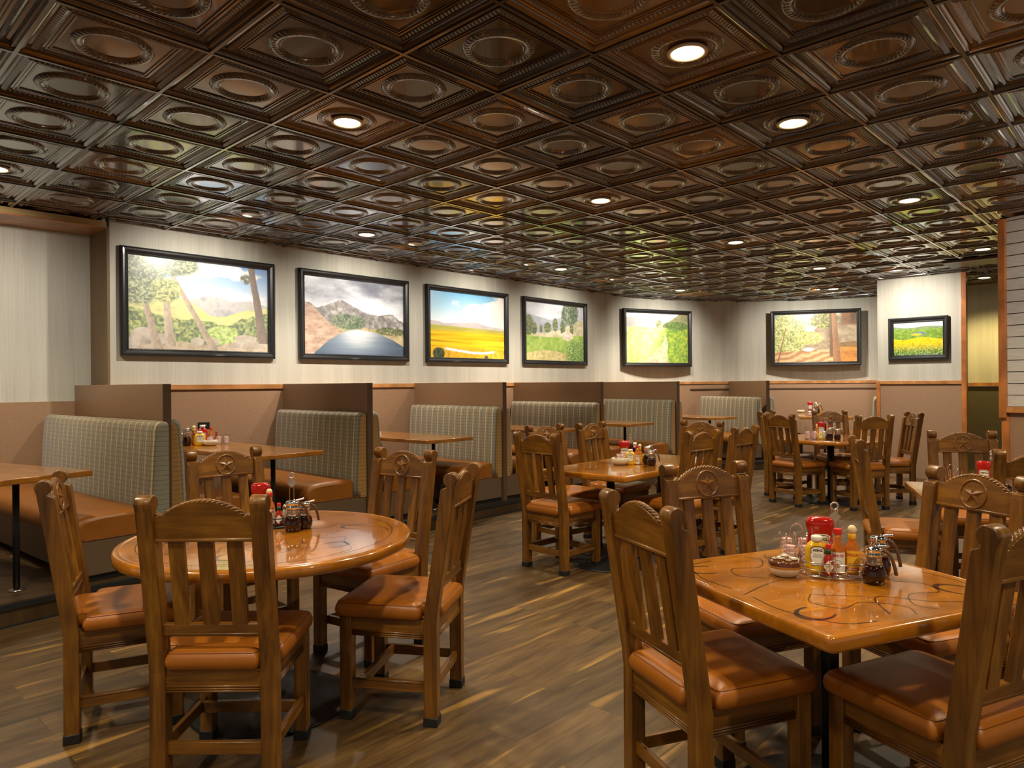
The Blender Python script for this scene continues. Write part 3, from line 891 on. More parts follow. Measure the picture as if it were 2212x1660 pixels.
    # stretchers
    for (c, s_, mt) in (((CD / 2, yy, 0.152), (CD - 0.04, 0.020, 0.044), wood_x), ((CD / 2, -yy, 0.152), (CD - 0.04, 0.020, 0.044), wood_x),
                        ((0.0, 0, 0.152), (0.020, CW - 0.04, 0.044), wood_y), ((CD - 0.06, 0, 0.152), (0.020, CW - 0.02, 0.044), wood_y)):
        m1 = MB(); m1.box(c, s_, mt, 0.0025, 1)
        if s_[0] > s_[1]: m1.cyl((c[0] - s_[0] / 2, c[1] + math.copysign(0.010, c[1]), 0.168), (c[0] + s_[0] / 2, c[1] + math.copysign(0.010, c[1]), 0.168), 0.0022, mt, 6)
        m1.build('stretcher', r)
    # cushion: T shaped plan, tongue passing between the posts
    def outline(d):   # d = inset
        x0, x1, x2 = -0.040 + d, 0.040 + d, 0.418 - d
        a, c = 0.158 - d, 0.222 - d
        pts = []
        def corner(cx, cy, rr, a0, a1, k=4):
            for i in range(k + 1):
                t = rad(a0 + (a1 - a0) * i / k); pts.append((cx + rr * math.cos(t), cy + rr * math.sin(t)))
        rr = 0.030
        corner(x2 - rr, c - rr, rr, 0, 90); corner(x1 + 0.018, c - 0.018, 0.018, 90, 180)
        pts.append((x1, a)); 
        corner(x0 + 0.015, a - 0.015, 0.015, 90, 180)
        corner(x0 + 0.015, -a + 0.015, 0.015, 180, 270)
        pts.append((x1, -a))
        corner(x1 + 0.018, -c + 0.018, 0.018, 180, 270); corner(x2 - rr, -c + rr, rr, 270, 360)
        return pts
    m1 = MB()
    lay = [(0.006, 0.433), (0.000, 0.440), (-0.0035, 0.458), (-0.001, 0.474), (0.006, 0.487), (0.018, 0.4955), (0.036, 0.5005), (0.060, 0.503)]
    RR = []
    for d, z in lay:
        RR.append([m1.bm.verts.new((x, y, z)) for x, y in outline(d)])
    for a, c in zip(RR, RR[1:]):
        n = len(a)
        for i in range(n):
            f = m1.bm.faces.new((a[i], a[(i + 1) % n], c[(i + 1) % n], c[i])); f.smooth = True
    f = m1.bm.faces.new(RR[-1]); f.smooth = True
    m1.bm.faces.new(RR[0][::-1])
    m1.mats = [seat_leather]
    sc_ = m1.build('seat_cushion', r)
    m1 = MB(); m1.tube([(x, y, 0.4888) for x, y in outline(0.0065)], 0.0012, thread, 5, closed=True); m1.build('seam', sc_)
    return r

CHAIRS = [  # x, y, facing deg, label, group
    (0.879, 3.350, -22.0, 'wooden star-crest chair at the far left edge, seen nearly side-on at the round table', 'rt'),
    (1.048, 2.417, 43.6, 'wooden chair with its plain back to the camera, nearest at the left round table', 'rt'),
    (1.80, 3.93, 268.0, 'wooden star-crest chair facing the camera across the left round table', 'rt'),
    (2.377, 3.167, 190.1, 'wooden star-crest chair between the left round table and the third booth partition', 'rt'),
    (2.022, 2.336, 122.4, 'wooden chair right of the left round table, turned sideways with its orange seat showing', 'rt'),
    (1.961, 1.198, 334.0, 'large wooden chair with arched plain back at the left side of the foreground horseshoe table', 'fq'),
    (2.31, 0.35, 68.0, 'closest wooden chair, cut off by the bottom right corner of the view', 'fq'),
    (2.856, 1.477, 243.1, 'wooden star-crest chair behind the left corner of the foreground horseshoe table', 'fq'),
    (3.232, 0.623, 151.9, 'wooden star-crest chair behind the syrup jugs at the right of the foreground horseshoe table', 'fq'),
    (3.974, 3.442, -2.1, 'wooden chair at the left end of the joined middle tables, plain back to the camera', 'md'),
    (4.72, 4.00, 264.0, 'wooden star-crest chair half hidden behind the end chair of the joined middle tables', 'md'),
    (5.263, 3.890, 272.2, 'wooden star-crest chair left of the condiments on the far side of the joined middle tables', 'md'),
    (6.018, 3.298, 181.0, 'wooden star-crest chair at the right end of the joined middle tables, half hidden', 'md'),
    (4.858, 2.704, 86.0, 'plain-backed wooden chair on the near side of the joined middle tables, beside their condiments', 'md'),
    (5.524, 2.68, 90.1, 'plain-backed wooden chair farthest right on the near side of the joined middle tables', 'md'),
    (8.646, 3.684, 269.4, 'wooden chair seen edge-on at the left of the back round table, behind another chair', 'bk'),
    (7.944, 3.254, -21.5, 'wooden chair with plain back to the camera at the left of the back round table', 'bk'),
    (9.20, 3.16, 221.6, 'wooden star-crest chair on the far side of the back round table, facing the camera', 'bk'),
    (8.192, 2.431, 51.8, 'wooden chair with plain back to the camera at the right of the back round table', 'bk'),
    (9.03, 2.29, 125.0, 'narrow side view wooden star-crest chair nearest the column wall at the back round table', 'bk'),
    (4.84, 1.42, 294.0, 'wooden chair seen from the side between the back round table and the right table', 'rg'),
    (5.83, 1.094, 206.9, 'wooden star-crest chair on the far side of the right-hand table, below the corridor', 'rg'),
    (4.574, 0.54, 23.0, 'wooden chair with plain back cut off by the right edge of the view', 'rg'),
]
GRP = {'rt': 'chairs around the left round table', 'fq': 'chairs around the foreground horseshoe table', 'md': 'chairs around the joined middle tables',
       'bk': 'chairs around the back round table', 'rg': 'chairs around the right-hand table'}
ch0 = make_chair()
for i, (x, y, a, lab, g) in enumerate(CHAIRS):
    if i == 0:
        ch0.location = (x, y, 0); ch0.rotation_euler = (0, 0, rad(a)); tag(ch0, lab, 'chair', GRP[g])
    else:
        copy_tree(ch0, (x, y, 0), rad(a), lab, GRP[g])

# ================================================================ free-standing tables
TZ = 0.74
def brands(kind, R, hx=0, hy=0):
    """burnt rope lines, horseshoes and brands laid in the varnish"""
    m1 = MB(); z = TZ + 0.0004
    def horseshoe(cx, cy, a, s=0.058):
        pts = []; wd = []
        for i in range(25):
            t = rad(-118 + 236 * i / 24)
            x, y = s * 0.82 * math.sin(t), s * 1.15 * math.cos(t) 
            pts.append((cx + x * math.cos(a) - y * math.sin(a), cy + x * math.sin(a) + y * math.cos(a)))
            wd.append(0.006 + 0.012 * math.cos(t / 1.5) ** 2)
        m1.strip(pts, wd, z, brand)
    def curve(P, wdt=0.0044, n=10, barb=False):
        out = []
        P = [P[0]] + P + [P[-1]]
        for i in range(1, len(P) - 2):
            for k in range(n):
                t = k / n
                c = []
                for d in (0, 1):
                    a, b_, c_2, d_ = P[i - 1][d], P[i][d], P[i + 1][d], P[i + 2][d]
                    c.append(0.5 * (2 * b_ + (c_2 - a) * t + (2 * a - 5 * b_ + 4 * c_2 - d_) * t * t + (3 * b_ - a - 3 * c_2 + d_) * t ** 3))
                out.append(tuple(c))
        out.append(P[-1])
        m1.strip(out, wdt, z, brand)
    if kind == 'round':
        for a in (10, 75, 140, 200, 262, 320):
            horseshoe(R * 0.62 * math.cos(rad(a)), R * 0.62 * math.sin(rad(a)), rad(a * 2.3))
        for k in range(7):
            a0 = rad(51 * k + 12)
            f = lambda rr, da: (R * rr * math.cos(a0 + da), R * rr * math.sin(a0 + da))
            curve([f(.84, -.35), f(.80, -.1), f(.62, .1), f(.55, .35), f(.42, .2), f(.30, .5)])
            curve([f(.50, .0), f(.44, -.25), f(.33, -.1)])
        curve([(R * .86 * math.cos(t / 12 * PI), R * .86 * math.sin(t / 12 * PI)) for t in range(0, 24)])
    else:
        for cx, cy, a in ((-.30, .27, 1.2), (-.30, -.24, 1.9), (.28, -.25, .4), (.30, .26, 2.6)):
            horseshoe(cx * hx / .42, cy * hy / .41, a)
        for sx, sy in ((1, 1), (-1, 1), (-1, -1), (1, -1)):
            f = lambda x, y: (sx * x * hx / .42, sy * y * hy / .41)
            curve([f(.36, .05), f(.37, .18), f(.31, .33), f(.20, .36)])
            curve([f(.18, .10), f(.24, .16), f(.20, .24), f(.10, .22), f(.02, .30), f(.05, .36)])
        curve([(-.37 * hx / .42, -.02), (-.15, .06), (.02, .0), (.2, -.05), (.36 * hx / .42, .03)])
        curve([(-.12, -.33), (-.02, -.2), (.10, -.30), (.2, -.34)]); curve([(-.05, -.18), (-.18, -.10)])
    return m1

def pedestal(r, Rb=0.31, round_=False):
    m1 = MB()
    m1.lathe([(Rb, 0.0), (Rb, 0.006), (Rb * 0.97, 0.012), (Rb * 0.5, 0.026), (0.07, 0.034), (0.055, 0.05), (0.040, 0.06)], black_metal, 48)
    m1.build('base_plate', r)
    m1 = MB(); m1.lathe([(0.038, 0.04), (0.038, TZ - 0.055)], black_metal, 4 if not round_ else 24, power=2)
    m1.build('column', r)
    m1 = MB()
    for a in (0, 90): m1.box((0, 0, TZ - 0.056), (0.50, 0.045, 0.014), black_metal, rz=rad(a + 45))
    m1.build('top_bracket', r)

def round_table(x, y, R, lab):
    r = empty('round_table', (x, y, 0), rad(20)); tag(r, lab, 'table')
    m1 = MB()
    m1.lathe([(R - 0.05, TZ - 0.045), (R - 0.012, TZ - 0.045), (R - 0.003, TZ - 0.040), (R, TZ - 0.028), (R - 0.001, TZ - 0.012), (R - 0.006, TZ - 0.003),
              (R - 0.016, TZ + 0.0005), (R - 0.026, TZ - 0.001), (R - 0.029, TZ - 0.003), (R - 0.032, TZ)], table_wood, 96)
    t = m1.build('tabletop', r)
    brands('round', R).build('burnt_marks', t)
    pedestal(r, 0.34)
    return r

def square_table(x, y, a, b_, ang, lab, marks=True, ped=(0, 0)):
    r = empty('square_table', (x, y, 0), rad(ang)); tag(r, lab, 'table')
    m1 = MB()
    def ol(d, rr=0.022):
        pts = []
        for sx, sy, a0 in ((1, 1, 0), (-1, 1, 90), (-1, -1, 180), (1, -1, 270)):
            cx, cy = sx * (a / 2 - rr - 0), sy * (b_ / 2 - rr)
            for i in range(5):
                t = rad(a0 + 90 * i / 4); pts.append((cx + (rr - d) * math.cos(t), cy + (rr - d) * math.sin(t)))
        return pts
    lay = [(0.012, TZ - 0.046), (0.003, TZ - 0.042), (0.0, TZ - 0.034), (0.0, TZ - 0.014), (0.002, TZ - 0.005), (0.008, TZ + 0.001), (0.014, TZ + 0.0005), (0.0185, TZ - 0.0015), (0.0210, TZ)]
    RR = [[m1.bm.verts.new((px, py, z)) for px, py in ol(d)] for d, z in lay]
    for A_, B_ in zip(RR, RR[1:]):
        n = len(A_)
        for i in range(n):
            f = m1.bm.faces.new((A_[i], A_[(i + 1) % n], B_[(i + 1) % n], B_[i])); f.smooth = True
    m1.bm.faces.new(RR[-1]); m1.bm.faces.new(RR[0][::-1]); m1.mats = [table_wood]
    t = m1.build('tabletop', r)
    if marks: brands('sq', 0, a / 2, b_ / 2).build('burnt_marks', t)
    pedestal(r, 0.30)
    return r

round_table(1.511, 2.912, 0.615, 'large round varnished table with burnt brand marks, left foreground')
round_table(8.52, 2.95, 0.60, 'round wooden table at the back of the room in front of the column wall')
square_table(2.417, 0.845, 0.845, 0.815, -24.3, 'square varnished table with burnt horseshoes, right foreground')
square_table(4.49, 3.21, 0.775, 0.76, 2.0, 'left of the two joined middle tables, with condiments near its right edge', True)
square_table(5.268, 3.237, 0.775, 0.76, 2.0, 'right one of the two joined tables in the middle, behind the plain chair backs', True)
square_table(4.943, 0.768, 0.75, 0.86, 22.97, 'square wooden table at the right edge with pale reflections on its top')

# ================================================================ booths
def bench(x, y, dirdeg, length, facing, lab, nm=0):
    """x,y = aisle end of the back plane; dirdeg = direction toward the wall; facing = seat direction"""
    d = Vector((math.cos(rad(dirdeg)), math.sin(rad(dirdeg))))
    c = Vector((x, y)) + d * length / 2
    r = empty('booth_bench', (c.x, c.y, PLAT), rad(facing)); tag(r, lab, 'bench', 'upholstered booth benches')
    Lh = length / 2
    # upholstered back
    m1 = MB()
    prof_ = [(0.002, 0.26), (0.125, 0.26), (0.130, 0.34), (0.124, 0.50), (0.108, 0.80), (0.097, 0.965), (0.090, 0.998), (0.075, 1.018), (0.055, 1.027), (0.035, 1.027), (0.012, 1.022), (0.002, 1.012)]
    n = len(prof_); V = []
    ycut = [(-Lh, 0.060), (-Lh + 0.005, 0.040), (-Lh + 0.016, 0.020), (-Lh + 0.032, 0.006), (-Lh + 0.055, 0.0)] + [(Lh - 0.055, 0.0), (Lh - 0.032, 0.006), (Lh - 0.016, 0.020), (Lh - 0.005, 0.040), (Lh, 0.060)]
    for yy_, ins in ycut:
        for px, pz in prof_:
            V.append((max(px - ins, 0.004) if px > 0.01 else px, yy_, pz - (ins * 0.5 if pz > 0.9 else 0)))
    F = []
    for j in range(len(ycut) - 1):
        for i in range(n): F.append((j * n + i, j * n + (i + 1) % n, (j + 1) * n + (i + 1) % n, (j + 1) * n + i))
    vs, fs = m1.add(V, F, fabric, True)
    m1.add([V[i] for i in range(n)], [tuple(range(n))], fabric); m1.add([V[i] for i in range(len(V) - n, len(V))], [tuple(range(n))[::-1]], fabric)
    m1.build('upholstered_back', r, recalc=True)
    # seat cushion
    m1 = MB()
    pr = [(0.15, 0.275), (0.575, 0.275), (0.60, 0.29), (0.612, 0.33), (0.605, 0.375), (0.58, 0.408), (0.53, 0.425), (0.42, 0.434), (0.30, 0.436), (0.15, 0.428)]
    n = len(pr); V = []
    for yy_, ins in [(-Lh + 0.002, 0.030), (-Lh + 0.008, 0.014), (-Lh + 0.024, 0.004), (-Lh + 0.05, 0.0), (Lh - 0.05, 0.0), (Lh - 0.024, 0.004), (Lh - 0.008, 0.014), (Lh - 0.002, 0.030)]:
        for px, pz in pr:
            V.append((px - (ins if px > 0.5 else 0), yy_, pz - (ins if pz > 0.35 else 0)))
    F = [(j * n + i, j * n + (i + 1) % n, (j + 1) * n + (i + 1) % n, (j + 1) * n + i) for j in range(7) for i in range(n)]
    m1.add(V, F, bench_leather, True)
    m1.add([V[i] for i in range(n)], [tuple(range(n))], bench_leather); m1.add([V[i] for i in range(7 * n, 8 * n)], [tuple(range(n))[::-1]], bench_leather)
    m1.build('seat_cushion', r, recalc=True)
    m1 = MB(); m1.box((0.282, 0, 0.155), (0.56, length - 0.01, 0.235), vinyl, 0.008, 2); m1.box((0.26, 0, 0.020), (0.50, length - 0.04, 0.04), black_metal)
    m1.tube([(0.56, -Lh + 0.005, 0.272), (0.56, Lh - 0.005, 0.272)], 0.004, thread, 6)
    m1.tube([(0.0, -Lh + 0.004, 0.272), (0.56, -Lh + 0.004, 0.272)], 0.004, thread, 6)
    m1.tube([(0.0, Lh - 0.004, 0.272), (0.56, Lh - 0.004, 0.272)], 0.004, thread, 6)
    m1.build('bench_base', r)
    return r

def partition(x, y, dirdeg, length, lab):
    """x,y = aisle-edge corner on the left (camera) face"""
    r = empty('booth_partition', (x, y, PLAT), rad(dirdeg)); tag(r, lab, 'partition', 'brown booth partitions')
    m1 = MB(); m1.box((length / 2, -0.029, 0.645), (length, 0.056, 1.29), laminate, 0.002, 1); m1.build('panel', r)
    m1 = MB(); m1.box((-0.002, -0.029, 0.645), (0.004, 0.058, 1.29), laminate_edge); m1.build('edge_band', r)
    return r

V1 = 108.4
partition(1.93, 5.30, 90, 2.14, 'brown booth partition nearest the left edge, taller than the wainscot beside it')
partition(3.70, 5.32, 90, 1.53, 'brown booth partition below the picture of the mountain lake')
partition(5.455, 5.32, 90, 1.53, 'brown booth partition below the yellow plain picture, third from the left')
partition(7.24, 5.32, 90, 1.53, 'brown booth partition below the gap before the meadow path picture, fourth from the left')
partition(8.85, 5.17, 80, 1.62, 'brown booth partition where the wall begins to curve, fifth from the left')
partition(11.13, 4.86, 49.9, 1.46, 'brown booth partition standing on the curved wall beside the forest picture')
bench(1.925, 5.17, 94, 2.27, 184, 'leftmost booth bench with yellow-lit striped back and orange seat')
bench(1.992, 5.33, 90, 1.50, 0, 'booth bench seen as a thin striped strip behind the first partition')
bench(3.695, 5.33, 90, 1.50, 180, 'booth bench with striped back behind the left star chair, below the mountain lake picture')
bench(3.765, 5.33, 90, 1.50, 0, 'booth bench behind the second partition, only its striped edge showing')
bench(5.450, 5.33, 90, 1.50, 180, 'booth bench with striped back below the yellow plain picture')
bench(5.520, 5.33, 90, 1.50, 0, 'booth bench behind the third partition, its orange seat end showing')
bench(7.235, 5.33, 90, 1.50, 180, 'booth bench with striped back below the picture of pines and brush')
bench(7.305, 5.33, 90, 1.50, 0, 'booth bench behind the fourth partition, mostly hidden')
bench(8.84, 5.19, 80, 1.50, 170, 'booth bench with striped back directly behind the middle condiments')
bench(8.915, 5.17, 80, 1.50, -10, 'booth bench hidden behind the fifth partition')
bench(11.08, 4.91, 70, 1.40, 160, 'booth bench with striped back at the start of the curved wall, behind the middle chairs')
bench(11.19, 4.82, 49.9, 1.38, -40.1, 'booth bench beyond the partition on the curved wall, only a striped edge showing')
bench(11.5, 3.26, 16, 1.45, 106, 'last booth bench standing against the column wall, seen end-on')

def booth_table(x, y, vdeg, wdt, ln, lab):
    """x,y = middle of the aisle edge; v = direction toward the wall"""
    r = empty('booth_table', (x, y, PLAT), rad(vdeg - 90)); tag(r, lab, 'table', 'wooden booth tables')
    m1 = MB(); m1.prism([(-wdt / 2, 0), (wdt / 2, 0), (wdt / 2, ln), (-wdt / 2, ln)], 0.694, 0.73, booth_wood, bev=0.005, seg=2); m1.build('tabletop', r)
    m1 = MB(); m1.cyl((0, 0.26, 0.008), (0, 0.26, 0.694), 0.019, black_metal, 16); m1.build('leg', r)
    m1 = MB(); m1.lathe([(0.045, 0), (0.045, 0.004), (0.022, 0.010)], steel, 20, c=(0, 0.26, 0)); m1.box((0, 0.26, 0.688), (0.12, 0.2, 0.012), black_metal); m1.build('foot_plate', r)
    return r
booth_table(1.118, 5.045, 106, 0.65, 1.20, 'booth table in the far left corner with its black leg on the platform')
booth_table(2.84, 5.13, 94, 0.62, 1.60, 'booth table with many condiments against the wall, behind the left star chair')
booth_table(4.65, 5.26, 92, 0.62, 1.55, 'booth table with only a salt shaker on it')
booth_table(6.37, 5.20, 90, 0.62, 1.60, 'booth table half hidden behind the star chairs of the middle tables')
booth_table(8.00, 5.22, 88, 0.62, 1.50, 'bare booth table behind the middle condiments')
booth_table(10.08, 5.08, 79, 0.68, 1.40, 'bare booth table at the bend of the wall')
booth_table(11.0, 3.87, 24, 0.75, 1.60, 'last booth table, under the forest picture, with condiments at its far end')
# ================================================================ pictures
def grid_noise(w_, h_, gx_, gy_, seed):
    rs = np.random.RandomState(seed)
    g = rs.rand(gy_ + 2, gx_ + 2)
    x = np.linspace(0, gx_, w_, endpoint=False); y = np.linspace(0, gy_, h_, endpoint=False)
    xi = x.astype(int); yi = y.astype(int); fx = x - xi; fy = y - yi
    fx = fx * fx * (3 - 2 * fx); fy = fy * fy * (3 - 2 * fy)
    a = g[np.ix_(yi, xi)]; b_ = g[np.ix_(yi, xi + 1)]; c = g[np.ix_(yi + 1, xi)]; d = g[np.ix_(yi + 1, xi + 1)]
    return (a * (1 - fx) + b_ * fx) * (1 - fy[:, None]) + (c * (1 - fx) + d * fx) * fy[:, None]
def fbm(w_, h_, gx_, gy_, seed, o=5):
    s = 0; amp = 1; tot = 0
    for k in range(o):
        s = s + amp * grid_noise(w_, h_, max(1, int(gx_ * 2 ** k)), max(1, int(gy_ * 2 ** k)), seed + 17 * k); tot += amp; amp *= 0.55
    return s / tot
def sm(a, b_, x): t = np.clip((x - a) / (b_ - a), 0, 1); return t * t * (3 - 2 * t)
class Pic:
    def __init__(s, w_, h_, seed):
        s.w, s.h, s.seed = w_, h_, seed
        s.U, s.Vv = np.meshgrid((np.arange(w_) + .5) / w_, (np.arange(h_) + .5) / h_)
        s.img = np.zeros((h_, w_, 3))
        s.k = 0
    def n(s, gx_, gy_, o=5): s.k += 1; return fbm(s.w, s.h, gx_, gy_, s.seed * 100 + s.k * 7, o)
    def put(s, mask, col):
        m_ = np.clip(mask, 0, 1)[..., None]
        s.img = s.img * (1 - m_) + np.array(col) * m_ if not isinstance(col, np.ndarray) else s.img * (1 - m_) + col * m_
    def mix(s, t, *cols):
        t = np.clip(t, 0, 1) * (len(cols) - 1); out = np.zeros((s.h, s.w, 3))
        C = np.array(cols); i = np.clip(t.astype(int), 0, len(cols) - 2); f = (t - i)[..., None]
        return C[i] * (1 - f) + C[i + 1] * f
    def below(s, yv, soft=0.006): return sm(-soft, soft, s.Vv - yv)   # yv array over u or scalar
    def ridge(s, pts, amp=0.02, f=20):
        u = s.U[0]; base = np.interp(u, [p[0] for p in pts], [p[1] for p in pts])
        s.k += 1
        nn = fbm(s.w, 2, f, 1, s.seed * 50 + s.k * 3, 5)[0]
        return (base + (nn - .5) * 2 * amp)[None, :] * np.ones((s.h, 1))
    def trunk(s, u0, v0, w0, u1, v1, w1, dark, light, wob=0.004):
        t = (s.Vv - v0) / (v1 - v0); c = u0 + (u1 - u0) * t + (s.n(2, 6, 3) - .5) * wob; hw = (w0 + (w1 - w0) * t ** 2 if True else 0) / 2
        m_ = sm(0.003, -0.003, np.abs(s.U - c) - hw) * (t >= 0) * (t <= 1)
        bark = s.n(60, 25, 3)
        sh = np.clip((s.U - c) / (hw + 1e-6) * .5 + .5, 0, 1)
        s.put(m_, s.mix(0.25 + 0.55 * (1 - sh) * 0.6 + 0.6 * (bark - .5) + .15, dark, light))
    def foliage(s, mask, d, m_, l, f=40, cover=0.5):
        n1 = s.n(f, f * .7, 4); n2 = s.n(f * 2.2, f * 1.6, 3)
        a = np.clip(mask, 0, 1) * sm(1 - cover - .10, 1 - cover + .06, n1 * .6 + n2 * .4 + (mask - .5) * .25)
        s.put(a, s.mix((n2 - .3) * 2.2, d, m_, l))
    def glare(s, u, v, r, k):
        g = np.exp(-(((s.U - u) / r) ** 2 + ((s.Vv - v) / (r * 1.2)) ** 2)) * 0
        s.img = s.img
def hexa(*v): return tuple((x / 255.0) ** 2.2 for x in v)
def blob(p, u, v, ru, rv): return 1 - ((p.U - u) / ru) ** 2 - ((p.Vv - v) / rv) ** 2

def pic_forest(p):
    cl = p.n(4, 3, 5)
    p.put(p.U * 0 + 1, p.mix(p.Vv * 2.2, hexa(95, 150, 215), hexa(165, 200, 235), hexa(240, 243, 245)))
    p.put(sm(.56, .70, cl + .25 * np.exp(-((p.Vv - .10) / .06) ** 2) + .18 * np.exp(-((p.Vv - .36) / .07) ** 2) - .12 * np.exp(-((p.Vv - .2) / .06) ** 2)), hexa(245, 246, 248))
    r1 = p.ridge([(0, .35), (.35, .44), (.45, .40), (.6, .37), (.72, .43), (.85, .40), (1, .46)], .02, 14)
    p.put(p.below(r1), p.mix(p.n(18, 12), hexa(120, 130, 150), hexa(205, 200, 195), hexa(165, 175, 165)))
    r2 = p.ridge([(0, .38), (.3, .40), (.42, .46), (.55, .60), (.66, .60), (.85, .50), (1, .47)], .012, 10)
    p.put(p.below(r2), p.mix(p.n(10, 14) + (p.Vv - .5), hexa(170, 175, 110), hexa(225, 220, 140), hexa(215, 225, 120)))
    p.foliage(p.below(p.ridge([(0, .55), (.3, .66), (.5, .66), (.68, .72), (.8, .62), (1, .52)], .03, 18)), hexa(60, 85, 45), hexa(130, 150, 70), hexa(195, 200, 110), 26, .95)
    p.foliage(sm(0, .4, blob(p, .64, .82, .14, .12)), hexa(140, 170, 70), hexa(185, 215, 100), hexa(220, 235, 150), 30, .98)
    p.put(p.below(p.ridge([(0, .88), (.2, .90), (.45, .92), (.6, .95), (.75, .88), (1, .86)], .02, 12)), p.mix(p.n(30, 18), hexa(120, 95, 70), hexa(205, 180, 145), hexa(225, 215, 200)))
    for u, v, a, c in ((.10, .86, .09, .10), (.02, .93, .06, .06), (.22, .88, .05, .06), (.46, .90, .05, .05), (.82, .86, .09, .06), (.9, .92, .1, .05), (.57, .90, .05, .05), (.75, .93, .05, .03)):
        p.put(sm(0, .15, blob(p, u, v, a, c)), p.mix(p.n(16, 12) + (.85 - p.Vv), hexa(140, 120, 100), hexa(200, 185, 165), hexa(235, 225, 210)))
    p.trunk(.07, .25, .035, .195, 1.02, .075, hexa(95, 70, 50), hexa(225, 200, 170))
    p.trunk(.235, .25, .04, .275, .96, .075, hexa(110, 85, 62), hexa(230, 208, 180))
    p.trunk(.215, -.02, .03, .60, 1.04, .07, hexa(85, 68, 52), hexa(215, 190, 160))
    p.foliage(np.maximum(sm(0, .5, blob(p, .06, .22, .22, .36)), sm(0, .6, blob(p, .30, .06, .22, .16))), hexa(55, 72, 45), hexa(110, 125, 80), hexa(190, 195, 150), 34, .62)
    p.foliage(sm(0, .5, blob(p, .25, .35, .12, .16)), hexa(90, 105, 50), hexa(165, 170, 90), hexa(215, 210, 140), 34, .6)
    p.trunk(.865, -.02, .05, .965, .90, .085, hexa(55, 42, 32), hexa(140, 112, 85), .01)
    p.foliage(sm(0, .6, blob(p, .82, .14, .05, .08)), hexa(50, 60, 35), hexa(90, 95, 50), hexa(130, 130, 80), 34, .45)
    p.img = p.img * .80 + .15  # washed-out look of lamp glare put into the print colours
def pic_lake(p):
    cl = p.n(3, 4, 5)
    p.put(p.U * 0 + 1, p.mix(cl * 1.3 - .25 + sm(.15, .42, p.Vv) * .55, hexa(92, 94, 106), hexa(135, 138, 150), hexa(205, 208, 215), hexa(240, 240, 243)))
    r = p.ridge([(0, .33), (.12, .40), (.2, .36), (.33, .29), (.36, .28), (.5, .37), (.62, .42), (.75, .45), (.88, .42), (1, .53)], .025, 16)
    nn = p.n(30, 20, 5)
    p.put(p.below(r), p.mix(nn * 1.1 - .08, hexa(85, 85, 92), hexa(150, 145, 142), hexa(228, 222, 215)))
    p.put(p.below(p.ridge([(0, .62), (.3, .58), (.6, .66), (1, .62)], .015, 10)), p.mix(p.n(24, 18), hexa(110, 120, 95), hexa(175, 175, 140), hexa(205, 190, 150)))
    l = p.below(p.ridge([(0, .34), (.10, .42), (.25, .60), (.42, .74), (1, 2)], .02, 16)) * (p.U < .5)
    p.put(l, p.mix(p.n(20, 26), hexa(140, 112, 98), hexa(195, 165, 145), hexa(220, 198, 178)))
    p.put(p.below(p.ridge([(0, .70), (.5, .63), (.75, .64), (1, .66)], .01, 20)) * (p.U > .55), p.mix(p.n(24, 20), hexa(120, 115, 85), hexa(205, 185, 140), hexa(222, 210, 170)))
    p.foliage(sm(0, .5, blob(p, .42, .56, .22, .12)), hexa(75, 95, 80), hexa(115, 130, 105), hexa(160, 165, 135), 34, .5)
    p.foliage(sm(0, .5, blob(p, .86, .66, .2, .07)), hexa(65, 80, 55), hexa(100, 110, 75), hexa(150, 150, 110), 34, .5)
    u = p.U; lk = np.where(u < .52, .66 + .38 * (np.clip(.52 - u, 0, 1) / .46) ** 1.9, .66 + .21 * (np.clip(u - .52, 0, 1) / .48) ** 1.9)
    wv = p.n(3, 60, 3)
    p.put(sm(-.004, .004, p.Vv - lk - (p.n(20, 2, 3) - .5) * .02), p.mix(np.exp(-((p.U - .52) / .26) ** 2) * sm(1.15, .70, p.Vv) + .2 * (wv - .5), hexa(82, 98, 120), hexa(140, 155, 172), hexa(228, 232, 236)))
    p.img = p.img * .94 + .02
def pic_plain(p):
    cl = p.n(3, 3, 5)
    p.put(p.U * 0 + 1, p.mix(p.Vv / .5, hexa(110, 168, 205), hexa(170, 205, 225), hexa(238, 240, 240)))
    p.put(sm(.50, .68, cl + .30 * np.exp(-((p.Vv - .20) / .09) ** 2 - ((p.U - .75) / .35) ** 2)), hexa(240, 232, 224))
    p.put(p.below(p.ridge([(0, .45), (.2, .47), (.4, .46), (.6, .43), (.8, .48), (1, .50)], .02, 12)), p.mix(p.n(10, 12), hexa(170, 160, 165), hexa(215, 205, 200)))
    st = p.n(2, 40, 4); t = (p.Vv - .53) / .47
    p.put(p.below(.52 + p.U * .03), p.mix(st * .9 + .25 * np.sin(p.Vv * 40 + p.U * 3) * .3, hexa(130, 120, 60), hexa(225, 170, 30), hexa(250, 205, 50), hexa(235, 190, 60)))
    p.put(sm(.62, .56, p.Vv) * p.below(.51 + p.U * .03), p.mix(p.n(6, 10), hexa(150, 150, 75), hexa(200, 190, 90)))
    p.put(sm(.82, .88, p.Vv), p.mix(p.n(30, 20), hexa(150, 115, 40), hexa(225, 170, 50), hexa(245, 205, 90)))
    riv = .885 - .03 * np.sin(p.U * 6 + 1) + .015 * (p.n(12, 2, 3) - .5)
    p.put(sm(.022, .014, np.abs(p.Vv - riv)) * sm(.17, .22, p.U) * sm(.88, .82, p.U), hexa(240, 238, 232))
    p.foliage(sm(0, .3, blob(p, .11, .94, .08, .10)), hexa(55, 62, 50), hexa(80, 88, 65), hexa(105, 108, 80), 40, .98)
    p.foliage(sm(0, .3, blob(p, .74, .99, .03, .04)), hexa(55, 62, 50), hexa(80, 88, 65), hexa(105, 108, 80), 40, .98)
